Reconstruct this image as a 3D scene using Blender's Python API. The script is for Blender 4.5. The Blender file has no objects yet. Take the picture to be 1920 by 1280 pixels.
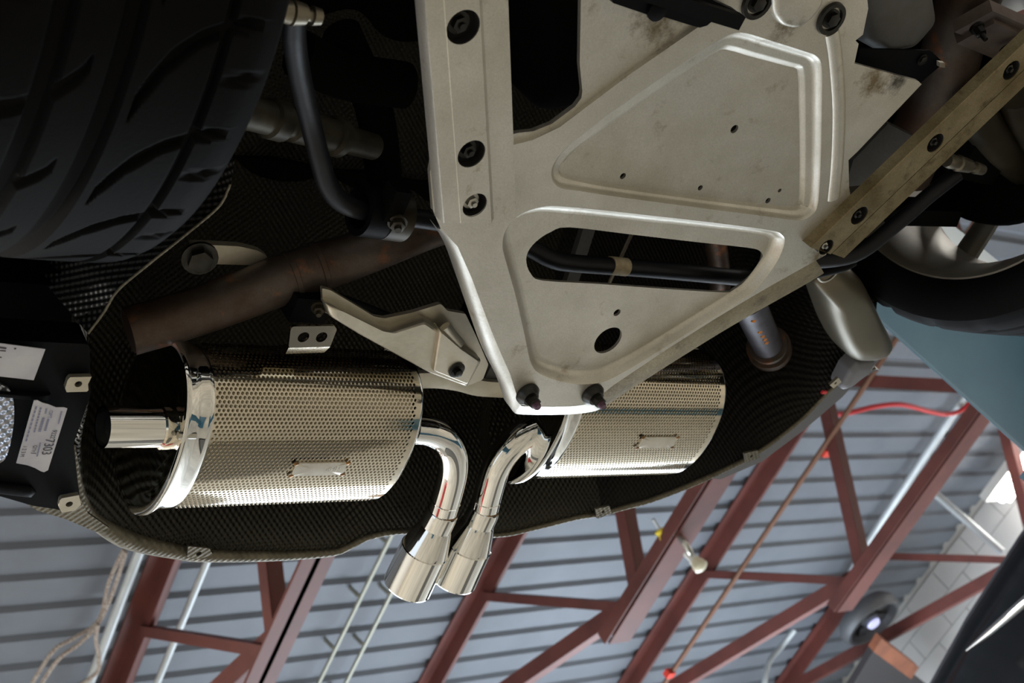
import bpy, bmesh, math, random
import numpy as np
from mathutils import Matrix, Vector
from mathutils.geometry import delaunay_2d_cdt
random.seed(7)
scene = bpy.context.scene
COL = scene.collection
UP = 1.1                                   # the lens is 1.1 m above the floor; coordinates below are measured from the lens

# ------------------------------------------------------------------ camera
F = 2490.0
_a = np.array([-2228., 4428., F]); _b = np.array([3100., 160., F])
_a /= np.linalg.norm(_a); _b /= np.linalg.norm(_b)
_b = _b - _a * (_a @ _b); _b /= np.linalg.norm(_b)
_u = np.cross(_b, _a)
CM = np.array([_b, _a, _u])                # rows: world X (to the car's left), Y (to its rear), Z up; columns: lens right, down, forward
cam_d = bpy.data.cameras.new('camera')
cam = bpy.data.objects.new('camera', cam_d); COL.objects.link(cam)
m = Matrix([[CM[0][0], -CM[0][1], -CM[0][2], 0], [CM[1][0], -CM[1][1], -CM[1][2], 0], [CM[2][0], -CM[2][1], -CM[2][2], UP], [0, 0, 0, 1]])
cam.matrix_world = m
cam_d.sensor_width = 36.0; cam_d.lens = F / 1920 * 36.0
cam_d.clip_start = 0.02; cam_d.clip_end = 60
cam_d.dof.use_dof = True; cam_d.dof.focus_distance = 1.68; cam_d.dof.aperture_fstop = 9.0
scene.camera = cam

# ------------------------------------------------------------------ light and exposure
scene.view_settings.view_transform = 'Standard'; scene.view_settings.look = 'None'
scene.view_settings.gamma = 1.0; scene.view_settings.use_curve_mapping = False
scene.view_settings.exposure = 0.12
w = bpy.data.worlds.new('World'); scene.world = w; w.use_nodes = True
w.node_tree.nodes['Background'].inputs[0].default_value = (.75, .86, 1, 1)
w.node_tree.nodes['Background'].inputs[1].default_value = 0.6

def area(name, loc, target, sx, sy, power, color=(1, 1, 1)):
    d = bpy.data.lights.new(name, 'AREA'); d.shape = 'RECTANGLE'; d.size = sx; d.size_y = sy
    d.energy = power; d.color = color
    o = bpy.data.objects.new(name, d); COL.objects.link(o)
    o.location = Vector(loc) + Vector((0, 0, UP))
    o.rotation_euler = (Vector(target) - Vector(loc)).to_track_quat('-Z', 'Y').to_euler()
    return o
# daylight for garage doors out of view, and unseen ceiling lights added as fill
area('door_daylight_rear', (6.2, 6.75, .95), (6.2, 0, .95), 5.2, 4.1, 470, (.80, .90, 1))
area('unseen_door_fill', (-0.2, 6.75, 0.45), (-0.2, 0, 0.45), 3.6, 3.0, 85, (.84, .92, 1))  # added out of view to brighten the floor at the rear left
area('door_daylight_left', (-5.2, 1.2, 0.45), (0, 1.2, 0.45), 4.6, 3.0, 28, (.84, .92, 1))
for (lx, ly, lw) in ((-3.4, 2.2, 170), (-0.6, -3.4, 170), (-1.4, 5.6, 330), (3.7, -3.2, 170), (7.2, -1.5, 230)):
    area('unseen_ceiling_light', (lx, ly, 3.9), (lx, ly, 0), 2.4, 0.3, lw, (1, .955, .87))

# ------------------------------------------------------------------ helpers
def ray(px, py): return CM @ np.array([px - 960., py - 640., F])
def P(px, py, z): r = ray(px, py); return r * (z / r[2])
def PX(px, py, x): r = ray(px, py); return r * (x / r[0])
def PY(px, py, y): r = ray(px, py); return r * (y / r[1])
def lin(c):
    c = c / 255.0
    return c / 12.92 if c <= .04045 else ((c + .055) / 1.055) ** 2.4
def rgb(r, g, b): return (lin(r), lin(g), lin(b), 1)

def mat(name, col, rough=.5, metal=0.0, col2=None, nscale=8.0, ncon=(.35, .65), bump=0.0, bscale=60.0, emboss=0.0, epitch=.0075, eside=False,
        spot=None, sscale=14.0, sfac=(.6, .75), coat=0.0, emit=None, rough2=None, spec=.5, grain=0.0, stain=None):
    M = bpy.data.materials.new(name); M.use_nodes = True
    nt = M.node_tree; N = nt.nodes; L = nt.links
    bs = N['Principled BSDF']
    bs.inputs['Base Color'].default_value = col; bs.inputs['Roughness'].default_value = rough; bs.inputs['Metallic'].default_value = metal
    bs.inputs['Specular IOR Level'].default_value = spec
    if coat: bs.inputs['Coat Weight'].default_value = coat; bs.inputs['Coat Roughness'].default_value = .05
    if emit: bs.inputs['Emission Color'].default_value = emit[0]; bs.inputs['Emission Strength'].default_value = emit[1]
    geo = N.new('ShaderNodeNewGeometry')
    def noise(scale, detail=6, rgh=.6):
        n = N.new('ShaderNodeTexNoise'); n.inputs['Scale'].default_value = scale; n.inputs['Detail'].default_value = detail; n.inputs['Roughness'].default_value = rgh
        L.new(geo.outputs['Position'], n.inputs['Vector']); return n
    def ramp(src, lo, hi):
        r = N.new('ShaderNodeMapRange'); r.inputs['From Min'].default_value = lo; r.inputs['From Max'].default_value = hi
        L.new(src, r.inputs['Value']); return r.outputs['Result']
    cur = None
    if col2:
        n = noise(nscale); f = ramp(n.outputs['Fac'], *ncon)
        mx = N.new('ShaderNodeMix'); mx.data_type = 'RGBA'; L.new(f, mx.inputs['Factor'])
        mx.inputs['A'].default_value = col; mx.inputs['B'].default_value = col2
        cur = mx.outputs['Result']
        if rough2 is not None:
            rr = N.new('ShaderNodeMapRange'); rr.inputs['To Min'].default_value = rough; rr.inputs['To Max'].default_value = rough2
            L.new(f, rr.inputs['Value']); L.new(rr.outputs['Result'], bs.inputs['Roughness'])
    if spot:
        n = noise(sscale, 8, .7); f = ramp(n.outputs['Fac'], *sfac)
        mx = N.new('ShaderNodeMix'); mx.data_type = 'RGBA'; L.new(f, mx.inputs['Factor'])
        if cur: L.new(cur, mx.inputs['A'])
        else: mx.inputs['A'].default_value = col
        mx.inputs['B'].default_value = spot; cur = mx.outputs['Result']
    if grain:
        n = noise(420, 3, .7); f = ramp(n.outputs['Fac'], .30, .72)
        mx = N.new('ShaderNodeMix'); mx.data_type = 'RGBA'; mx.blend_type = 'MULTIPLY'; mx.inputs['Factor'].default_value = grain
        L.new(cur, mx.inputs['A']); L.new(f, mx.inputs['B']); cur = mx.outputs['Result']
    for (sp, rad, scol) in (stain or ()):              # a grease stain with its own place and ragged edge
        vd = N.new('ShaderNodeVectorMath'); vd.operation = 'DISTANCE'; L.new(geo.outputs['Position'], vd.inputs[0]); vd.inputs[1].default_value = sp
        n = noise(55, 6, .75)
        ad = N.new('ShaderNodeMath'); ad.operation = 'MULTIPLY_ADD'; L.new(n.outputs['Fac'], ad.inputs[0]); ad.inputs[1].default_value = rad * 2.4; L.new(vd.outputs['Value'], ad.inputs[2])
        f = N.new('ShaderNodeMapRange'); L.new(ad.outputs[0], f.inputs['Value'])
        for k_, v_ in (('From Min', rad * 1.15), ('From Max', rad * 1.9), ('To Min', .9), ('To Max', 0.)): f.inputs[k_].default_value = v_
        mx = N.new('ShaderNodeMix'); mx.data_type = 'RGBA'; L.new(f.outputs['Result'], mx.inputs['Factor']); L.new(cur, mx.inputs['A']); mx.inputs['B'].default_value = scol; cur = mx.outputs['Result']
    if cur: L.new(cur, bs.inputs['Base Color'])
    nrm = None
    if emboss:
        sep = N.new('ShaderNodeSeparateXYZ'); L.new(geo.outputs['Position'], sep.inputs[0])
        def mth(op, a, b=None, c=None):
            q = N.new('ShaderNodeMath'); q.operation = op
            for i, v in enumerate((a, b, c)):
                if v is None: continue
                if isinstance(v, (int, float)): q.inputs[i].default_value = v
                else: L.new(v, q.inputs[i])
            return q.outputs[0]
        k = math.pi / epitch
        a = mth('SINE', mth('MULTIPLY', sep.outputs[2] if eside else sep.outputs[0], k))
        b = mth('SINE', mth('MULTIPLY', sep.outputs[1], k))
        h = mth('ADD', mth('MULTIPLY', mth('MULTIPLY', a, b), .5), .5)
        bm = N.new('ShaderNodeBump'); bm.inputs['Strength'].default_value = emboss; bm.inputs['Distance'].default_value = .004
        L.new(h, bm.inputs['Height']); nrm = bm
    if bump:
        n = noise(bscale, 4)
        bm = N.new('ShaderNodeBump'); bm.inputs['Strength'].default_value = bump; bm.inputs['Distance'].default_value = .01
        L.new(n.outputs['Fac'], bm.inputs['Height'])
        if nrm: L.new(nrm.outputs[0], bm.inputs['Normal'])
        nrm = bm
    if nrm: L.new(nrm.outputs[0], bs.inputs['Normal'])
    return M

WO = {}                                     # world origin of every object
def fresh(name, data, origin, parent=None):
    o = bpy.data.objects.new(name, data); COL.objects.link(o)
    origin = np.array(origin, float); WO[o] = origin
    if parent is not None:
        o.parent = parent; o.location = Vector(origin - WO[parent])
    else: o.location = Vector(origin + np.array([0, 0, UP]))
    return o
def props(o, label=None, cat=None, group=None, kind=None):
    if label: o['label'] = label
    if cat: o['category'] = cat
    if group: o['group'] = group
    if kind: o['kind'] = kind
    return o
def thing(name, loc, label, cat, group=None): return props(fresh(name, None, loc), label, cat, group)

class G:
    """collects vertices and faces in lens coordinates"""
    def __init__(s): s.v = []; s.f = []; s.n = 0
    def add(s, V, Fc):
        V = np.asarray(V, float); s.v.append(V); s.f += [tuple(int(i) + s.n for i in f) for f in Fc]; s.n += len(V); return s
    def box(s, c, size, R=None):
        h = np.array(size) / 2
        V = np.array([[x, y, z] for x in (-1, 1) for y in (-1, 1) for z in (-1, 1)]) * h
        if R is not None: V = V @ np.array(R).T
        return s.add(V + np.array(c), [(0, 1, 3, 2), (4, 6, 7, 5), (0, 4, 5, 1), (2, 3, 7, 6), (0, 2, 6, 4), (1, 5, 7, 3)])
    def beam(s, a, b, wd, ht, up=(0, 0, 1), off=(0, 0)):
        a = np.array(a, float); b = np.array(b, float); d = b - a; Ln = np.linalg.norm(d); d /= Ln
        sd = np.cross(d, up); sd /= np.linalg.norm(sd); u2 = np.cross(sd, d)
        R = np.array([d, sd, u2]).T
        return s.box((a + b) / 2 + sd * off[0] + u2 * off[1], (Ln, wd, ht), R)
    def angle(s, a, b, leg, t, up=(0, 0, 1), flip=1, hflip=1):
        """an L-section bar"""
        s.beam(a, b, leg, t, up, (flip * leg / 2, 0))
        return s.beam(a, b, t, leg, up, (flip * t / 2, hflip * leg / 2))
    def loft(s, rings, closed=True, cap0=False, cap1=False):
        rings = [np.asarray(r, float) for r in rings]; n = len(rings[0]); V = np.vstack(rings); Fc = []
        for k in range(len(rings) - 1):
            for i in range(n if closed else n - 1):
                j = (i + 1) % n
                Fc.append((k * n + i, k * n + j, (k + 1) * n + j, (k + 1) * n + i))
        if cap0: Fc.append(tuple(range(n)))
        if cap1: Fc.append(tuple((len(rings) - 1) * n + i for i in range(n)))
        return s.add(V, Fc)
    def tube(s, path, r, n=16, caps=True, smooth=0, flat=1.0):
        path = np.asarray(path, float)
        if smooth: path, r = spline(path, smooth, r)
        m_ = len(path); rr = np.full(m_, r, float) if np.isscalar(r) else np.asarray(r, float)
        T = np.gradient(path, axis=0); T /= np.linalg.norm(T, axis=1)[:, None]
        ref = np.array([0, 0, 1.]) if abs(T[0][2]) < .9 else np.array([1., 0, 0])
        A = np.cross(T[0], ref); A /= np.linalg.norm(A); rings = []
        for i in range(m_):
            A = A - T[i] * (A @ T[i]); A /= np.linalg.norm(A); B = np.cross(T[i], A)
            an = np.linspace(0, 2 * np.pi, n, endpoint=False)
            rings.append(path[i] + rr[i] * (np.cos(an)[:, None] * A + flat * np.sin(an)[:, None] * B))
        return s.loft(rings, True, caps, caps)
    def lathe(s, prof, o, axis, n=24, a0=0, a1=2 * np.pi, ref=None):
        """prof: (distance along the axis, radius)"""
        o = np.array(o, float); ax = np.array(axis, float); ax /= np.linalg.norm(ax)
        if ref is None: ref = np.array([0, 0, 1.]) if abs(ax[2]) < .9 else np.array([1., 0, 0])
        A = np.cross(ax, ref); A /= np.linalg.norm(A); B = np.cross(ax, A)
        an = np.linspace(a0, a1, n, endpoint=False)
        dirs = np.cos(an)[:, None] * A + np.sin(an)[:, None] * B
        return s.loft([o + ax * t + max(r, 1e-5) * dirs for t, r in prof])
    def flat(s, outer, holes=(), z=None, zf=None):
        """planar face filled between outlines (constrained triangulation in plan)"""
        loops = [np.asarray(l, float) for l in [outer, *holes]]
        pts = [Vector((p[0], p[1])) for l in loops for p in l]; edges = []; k = 0; polys = []
        for l in loops:
            m_ = len(l); edges += [(k + i, k + (i + 1) % m_) for i in range(m_)]; polys.append(l[:, :2]); k += m_
        Z = np.concatenate([l[:, 2] if l.shape[1] > 2 else np.full(len(l), z) for l in loops])
        v2, _, f2, ov, _, _ = delaunay_2d_cdt(pts, edges, [], 0, 1e-6)
        V = []
        for i, p in enumerate(v2):
            V.append((p[0], p[1], Z[ov[i][0]] if ov[i] else Z[0]))
        out = []
        for f in f2:
            c = sum((Vector(v2[i]) for i in f), Vector((0, 0))) / len(f)
            if inside(c, polys[0]) and not any(inside(c, h) for h in polys[1:]): out.append(tuple(f))
        return s.add(V, out)
    def prism(s, outer, z0, z1, holes=()):
        outer = np.asarray(outer)[:, :2]; holes = [np.asarray(h)[:, :2] for h in holes]
        s.flat(outer, holes, z0); s.flat(outer, holes, z1)
        for l in [outer, *holes]:
            s.loft([np.c_[l, np.full(len(l), z0)], np.c_[l, np.full(len(l), z1)]])
        return s
    def pillow(s, outer, depth, n=7, inset=.75, z_top=None):
        """outline with a rounded belly that hangs down by depth"""
        o = np.asarray(outer, float); c = o.mean(0); rings = []
        if z_top is not None: t = o.copy(); t[:, 2] = z_top; rings.append(t)
        for k in range(n + 1):
            a = k / n * np.pi / 2
            r = c + (o - c) * (1 - inset + inset * np.cos(a)); r[:, 2] = o[:, 2] - depth * np.sin(a); rings.append(r)
        return s.loft(rings, True, z_top is not None, True)
    def hexbolt(s, p, axis, r, h, washer=1.35, stud=0.0):
        ax = np.array(axis, float) / np.linalg.norm(axis)
        s.lathe([(0, 0), (0, r * washer), (h * .3, r * washer), (h * .3, 0)], p, ax, 20)
        s.lathe([(h * .3, r), (h * .95, r), (h, r * .85), (h, 0)], p, ax, 6)
        if stud: s.lathe([(h, r * .5), (h + stud, r * .45), (h + stud, 0)], p, ax, 10)
        return s

def spline(path, k, r=None):
    """Catmull-Rom resampling, k points per span"""
    p = np.asarray(path, float); q = np.vstack([2 * p[0] - p[1], p, 2 * p[-1] - p[-2]]); out = []; rr = []
    ra = None if r is None or np.isscalar(r) else np.asarray(r, float)
    for i in range(1, len(q) - 2):
        for j in range(k):
            t = j / k
            out.append(.5 * ((2 * q[i]) + (-q[i - 1] + q[i + 1]) * t + (2 * q[i - 1] - 5 * q[i] + 4 * q[i + 1] - q[i + 2]) * t * t + (-q[i - 1] + 3 * q[i] - 3 * q[i + 1] + q[i + 2]) * t ** 3))
            if ra is not None: rr.append(ra[i - 1] * (1 - t) + ra[i] * t)
    out.append(p[-1])
    if ra is not None: rr.append(ra[-1])
    return np.array(out), (np.array(rr) if ra is not None else r)
def cspline(loop, k):
    p = np.asarray(loop, float); n = len(p); out = []
    for i in range(n):
        a, b, c, d = p[i - 1], p[i], p[(i + 1) % n], p[(i + 2) % n]
        for j in range(k):
            t = j / k
            out.append(.5 * ((2 * b) + (c - a) * t + (2 * a - 5 * b + 4 * c - d) * t * t + (3 * b - a - 3 * c + d) * t ** 3))
    return np.array(out)
def roundc(loop, r, k=5):
    """polygon with rounded corners; r in the same units, one number or one per corner"""
    p = np.asarray(loop, float); n = len(p); out = []
    rr = [r] * n if np.isscalar(r) else r
    for i in range(n):
        a, b, c = p[i - 1], p[i], p[(i + 1) % n]
        u = a - b; v = c - b; lu = np.linalg.norm(u); lv = np.linalg.norm(v)
        d = min(rr[i], lu * .48, lv * .48)
        if d <= 1e-6: out.append(b); continue
        p0 = b + u / lu * d; p1 = b + v / lv * d
        for j in range(k + 1):
            t = j / k; out.append((1 - t) ** 2 * p0 + 2 * t * (1 - t) * b + t * t * p1)
    return np.array(out)
def inside(p, poly):
    x, y = p[0], p[1]; c = False; n = len(poly); j = n - 1
    for i in range(n):
        xi, yi = poly[i][0], poly[i][1]; xj, yj = poly[j][0], poly[j][1]
        if (yi > y) != (yj > y) and x < (xj - xi) * (y - yi) / (yj - yi) + xi: c = not c
        j = i
    return c
def inset(loop, d):
    """moves every edge of a plan outline inwards by d (works for either winding)"""
    p = np.asarray(loop, float)[:, :2]; n = len(p)
    ar = sum(p[i][0] * p[(i + 1) % n][1] - p[(i + 1) % n][0] * p[i][1] for i in range(n)); sg = 1 if ar > 0 else -1
    out = []
    for i in range(n):
        e0 = p[i] - p[i - 1]; e1 = p[(i + 1) % n] - p[i]
        e0 /= np.linalg.norm(e0) + 1e-12; e1 /= np.linalg.norm(e1) + 1e-12
        n0 = np.array([-e0[1], e0[0]]) * sg; n1 = np.array([-e1[1], e1[0]]) * sg
        b = n0 + n1; b /= max(np.linalg.norm(b), 1e-6)
        out.append(p[i] + b * d / max(b @ n0, .45))
    return np.array(out)
def circle(c, r, n=28): a = np.linspace(0, 2 * np.pi, n, endpoint=False); return np.c_[c[0] + r * np.cos(a), c[1] + r * np.sin(a)]
def pz(pts, z): return np.array([P(x, y, z) for x, y in pts])
def zm(ox, oy, s, pts): return [(ox + s * x, oy + s * y) for x, y in pts]

def mk(name, g, M, parent=None, origin=None, smooth=40, label=None, recalc=True, level=False, **kw):
    V = np.vstack(g.v)
    o0 = np.array(origin, float) if origin is not None else np.round(V.mean(0), 4)
    me = bpy.data.meshes.new(name); me.from_pydata((V - o0).tolist(), [], g.f)
    if recalc:
        b = bmesh.new(); b.from_mesh(me); bmesh.ops.remove_doubles(b, verts=b.verts, dist=1e-5)
        bmesh.ops.recalc_face_normals(b, faces=b.faces); b.to_mesh(me); b.free()
    if smooth:
        me.shade_smooth(); me.set_sharp_from_angle(angle=math.radians(smooth))
    if level:
        for p in me.polygons:
            if abs(p.normal.z) > .9997: p.use_smooth = False
    me.materials.append(M)
    o = fresh(name, me, o0, parent)
    return props(o, label, **kw)
def structure(name, g, M, **k): return mk(name, g, M, kind='structure', **k)
def clone(o, delta, parent=None):
    c = o.copy(); COL.objects.link(c); WO[c] = WO[o] + np.array(delta)
    if parent is not None: c.parent = parent; c.location = Vector(WO[c] - WO[parent])
    else: c.location = Vector(WO[c] + np.array([0, 0, UP]))
    return c
def letters(name, text, origin, xd, yd, size, M, parent, depth=.0004, squeeze=1.0):
    cu = bpy.data.curves.new(name, 'FONT'); cu.body = text; cu.size = 1.0; cu.extrude = 0.0
    t = bpy.data.objects.new(name, cu); COL.objects.link(t); bpy.context.view_layer.update()
    me = bpy.data.meshes.new_from_object(t.evaluated_get(bpy.context.evaluated_depsgraph_get()))
    bpy.data.objects.remove(t); bpy.data.curves.remove(cu)
    xd = np.array(xd, float); xd /= np.linalg.norm(xd); yd = np.array(yd, float); yd -= xd * (xd @ yd); yd /= np.linalg.norm(yd)
    V = np.array([v.co[:] for v in me.vertices]); nn = np.cross(xd, yd)
    W = np.array(origin) + size * (squeeze * V[:, :1] * xd + V[:, 1:2] * yd)
    F_ = [tuple(p.vertices) for p in me.polygons]; bpy.data.meshes.remove(me)
    g = G(); n = len(W); g.add(W, F_)
    return mk(name, g, M, parent, smooth=0)

# ------------------------------------------------------------------ materials
ALLOY = mat('dirty_alloy', rgb(212, 209, 201), .36, .85, rgb(188, 184, 173), 9, (.35, .7), bump=.05, bscale=200, spot=rgb(132, 116, 88), sscale=23, sfac=(.58, .80), rough2=.46, grain=.16,
            stain=[(tuple(P(x, y, 1.05) + np.array([0, 0, UP])), r, c) for x, y, r, c in ((1680, 152, .030, rgb(40, 38, 32)), (1640, 150, .045, rgb(110, 92, 60)), (1240, 45, .05, rgb(104, 92, 66)), (1470, 50, .035, rgb(96, 84, 60)), (1530, 480, .03, rgb(112, 96, 66)))])
ALLOY_DIRT_SHADE = mat('muddy_shaded_alloy', rgb(150, 138, 108), .45, .7, rgb(108, 94, 64), 14, (.35, .7), bump=.1, bscale=150, spot=rgb(82, 68, 44), sscale=30, sfac=(.52, .72), grain=.3)
STEEL_PALE = mat('pale_steel', rgb(206, 200, 186), .36, .8, rgb(180, 174, 158), 12, bump=.04, bscale=120)
STEEL_DULL = mat('dull_steel', rgb(128, 122, 108), .4, .8, rgb(100, 94, 80), 20)
CHROME = mat('polished_chrome', rgb(226, 226, 224), .035, 1.0)
CHROME2 = mat('brushed_stainless', rgb(206, 199, 184), .085, 1.0, bump=.012, bscale=40)
CORE = mat('muffler_core', rgb(176, 166, 140), .3, 1.0)
WELD = mat('heat_tinted_weld', rgb(150, 112, 66), .35, .9, rgb(90, 70, 60), 60)
SHIELD = mat('embossed_shield', rgb(44, 41, 30), .5, .45, rgb(32, 30, 22), 6, emboss=1.0, epitch=.0047)
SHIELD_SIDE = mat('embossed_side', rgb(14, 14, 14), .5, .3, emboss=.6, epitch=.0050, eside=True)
SHIELD_BRIGHT = mat('embossed_bright_edge', rgb(116, 110, 96), .5, .6, rgb(90, 85, 72), 30, emboss=.25, epitch=.0050)
BLACK = mat('black_plastic', rgb(10, 11, 15), .55, 0, rgb(7, 7, 10), 5, bump=.03, bscale=80, spec=.07)
SOOT = mat('underbody_black', rgb(6, 6, 6), .95, 0, rgb(9, 8, 7), 6, spec=.08)
RUBBER = mat('tyre_rubber', rgb(12, 12, 13), .75, 0, rgb(8, 8, 9), 7, bump=.08, bscale=260, spot=rgb(70, 64, 48), sscale=90, sfac=(.74, .8), spec=.06)
GROOVE = mat('tyre_groove', rgb(18, 18, 20), .8)
BAR = mat('sway_bar_black', rgb(22, 23, 28), .5, .25, rgb(16, 17, 20), 12, bump=.05, bscale=90, spec=.3)
RUST = mat('rusty_exhaust', rgb(88, 80, 74), .5, .6, rgb(70, 52, 40), 11, (.4, .62), bump=.1, bscale=70, spot=rgb(150, 92, 54), sscale=17, sfac=(.56, .72), grain=.2)
TAPE = mat('paper_tape', rgb(178, 166, 140), .8, 0, rgb(140, 126, 98), 60)
BOLT = mat('dark_bolt', rgb(58, 58, 56), .35, .9, rgb(46, 44, 42), 60)
BOLT_PURPLE = mat('purple_stud', rgb(84, 60, 74), .45, .6)
ZINC = mat('zinc_bright', rgb(180, 178, 170), .3, .9)
GREY = mat('grey_casting', rgb(86, 86, 88), .6, .4, rgb(70, 69, 66), 9, bump=.1, bscale=60)
OIL = mat('oily_brown_steel', rgb(54, 48, 34), .5, .4, rgb(32, 27, 19), 12)
SILVER = mat('silver_paint', rgb(116, 111, 97), .42, .6, rgb(104, 99, 86), 6)
RIM = mat('grey_wheel_paint', rgb(128, 124, 116), .5, .3, rgb(104, 100, 92), 9)
STICKER = mat('sticker_paper', rgb(186, 186, 192), .6, 0, rgb(168, 168, 180), 20)
INK = mat('label_ink', rgb(52, 50, 60), .7)
INK2 = mat('label_ink_blue', rgb(120, 122, 150), .7)
ORANGE = mat('orange_paint_mark', rgb(214, 142, 44), .7, 0, rgb(170, 96, 40), 300)
HOLE = mat('dark_recess', rgb(10, 10, 10), .9)
REDSTEEL = mat('red_oxide_steel', rgb(104, 52, 44), .6, 0, rgb(86, 42, 36), 4, bump=.03, bscale=30)
DECK = mat('grey_steel_deck', rgb(114, 119, 127), .6, .05, rgb(104, 109, 117), 2.0, spec=.3)
CONC = mat('concrete_floor', rgb(178, 170, 154), .55, 0, rgb(144, 138, 126), 1.6, bump=.03, bscale=20)
WALL = mat('white_wall_paint', rgb(196, 194, 190), .7, 0, rgb(202, 200, 194), 2)
BLOCK = mat('white_block_paint', rgb(188, 186, 184), .7, 0, rgb(180, 178, 176), 3, bump=.05, bscale=40)
PIPEWHITE = mat('white_conduit', rgb(196, 202, 206), .4, .2, rgb(178, 184, 186), 6)
RODMAT = mat('galvanised_rod', rgb(150, 150, 138), .45, .5)
RODRUST = mat('rusty_rod', rgb(112, 76, 56), .6, .3)
ROPE = mat('braided_rope', rgb(186, 180, 172), .8, 0, rgb(130, 108, 98), 160, (.45, .55))
BLUE = mat('blue_lift_paint', rgb(42, 82, 98), .5, 0, rgb(34, 72, 90), 5, bump=.03, bscale=20)
BLUEDARK = mat('blue_lift_carriage', rgb(70, 104, 128), .5, 0, rgb(60, 92, 116), 5)
GLOSSBLACK = mat('gloss_black_paint', rgb(9, 10, 13), .14, 0)
LAMPGLOW = mat('fluorescent_tube', rgb(255, 255, 255), .5, 0, emit=((1, .97, .92, 1), 14))
LAMPBLUE = mat('high_bay_glow', rgb(230, 232, 255), .5, 0, emit=((.55, .58, 1, 1), .7))
WHITEENAMEL = mat('white_enamel', rgb(220, 220, 215), .4)
CREAM = mat('cream_glass', rgb(222, 214, 186), .25, 0)
YELLOW = mat('yellow_plastic', rgb(232, 206, 40), .5)
REDHOSE = mat('red_hose', rgb(196, 40, 48), .45)
REDCLIP = mat('red_clip', rgb(214, 60, 40), .5)
DARKBOX = mat('speaker_cabinet', rgb(36, 32, 34), .6)
WOOD = mat('brown_wood_panel', rgb(132, 76, 48), .55, 0, rgb(108, 60, 38), 8)
FANGREY = mat('fan_grey', rgb(96, 98, 102), .5, .2)

# ------------------------------------------------------------------ the room
X0, X1, Y0, Y1, ZF, ZC = -5.1, 9.58, -7.0, 6.62, -UP, 4.2
structure('floor', G().box(((X0 + X1) / 2, (Y0 + Y1) / 2, ZF - .05), (X1 - X0 + 4, Y1 - Y0 + 4, .1)), CONC)
structure('wall_right', G().box((X1 + .15, (Y0 + Y1) / 2, 1.6), (.25, Y1 - Y0 + .4, 5.5)), WALL)
structure('wall_front', G().box(((X0 + X1) / 2, Y0 - .1, 1.6), (X1 - X0, .2, 5.5)), WALL)
g = G()
for (a_, b_, c_, d_) in ((X0, -2.0, ZF, 1.95), (X0, 3.6, 1.95, ZC + .1), (1.6, 3.6, ZF, 1.95), (3.6, X1, 3.25, ZC + .1), (8.8, X1, ZF, 3.25)):
    g.box(((a_ + b_) / 2, Y1 + .1, (c_ + d_) / 2), (b_ - a_, .2, d_ - c_))
structure('wall_rear', g, WALL)
g = G(); g.box((X0 - .1, (Y0 + Y1) / 2, 3.15), (.2, Y1 - Y0 + .4, 2.3)); g.box((X0 - .1, (Y0 - 1.1) / 2, .45), (.2, -1.1 - Y0, 3.1)); g.box((X0 - .1, (3.5 + Y1) / 2, .45), (.2, Y1 - 3.5, 3.1))
structure('wall_left', g, WALL)
# concrete blocks of the right wall, above eye level
wr = bpy.data.objects['wall_right']
gb = G().box((0, 0, 0), (.05, .392, .192)); blk = None
for r in range(9):
    for c in range(16):
        yy = Y1 - .2 - c * .4 - (.2 if r % 2 else 0); zz = 4.06 - r * .2
        d = (X1 + .03 + random.uniform(-.002, .002), yy, zz)
        if blk is None:
            blk = mk('block', G().box(d, (.05, .394, .194)), BLOCK, wr, origin=d, smooth=0)
        else: clone(blk, np.array(d) - WO[blk], wr)
# corrugated steel deck, sheet after sheet
pitch = .2
ceil = structure('ceiling', G().box(((X0 + X1) / 2, (Y0 + Y1) / 2, ZC + .16), (X1 - X0 + .4, Y1 - Y0 + .4, .12)), WALL)
def deck_sheet(yc, xa, xb, n=4, dz=0):
    pr = []
    for k in range(n):
        y = yc + k * pitch
        pr += [(y, ZC), (y + .118, ZC), (y + .140, ZC + .024), (y + .178, ZC + .024)]
    pr.append((yc + n * pitch, ZC)); pr.append((yc + n * pitch + .03, ZC - .001))
    gg = G()
    for (x, rev) in ((0, 0),):
        gg.loft([[(xa, y, z + dz) for y, z in pr], [(xb, y, z + dz) for y, z in pr]], closed=False)
    return gg
ref = None
ys = np.arange(Y0, Y1 - .3, 4 * pitch)
for (xa, xb) in ((X0, 0.9), (0.9, 5.3), (5.3, X1)):
    first = None
    for k, y in enumerate(ys):
        if first is None: first = mk('deck_sheet', deck_sheet(y, xa, xb), DECK, ceil, smooth=0)
        else: clone(first, (0, y - ys[0], .0015 * (k % 2)), ceil)

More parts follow.
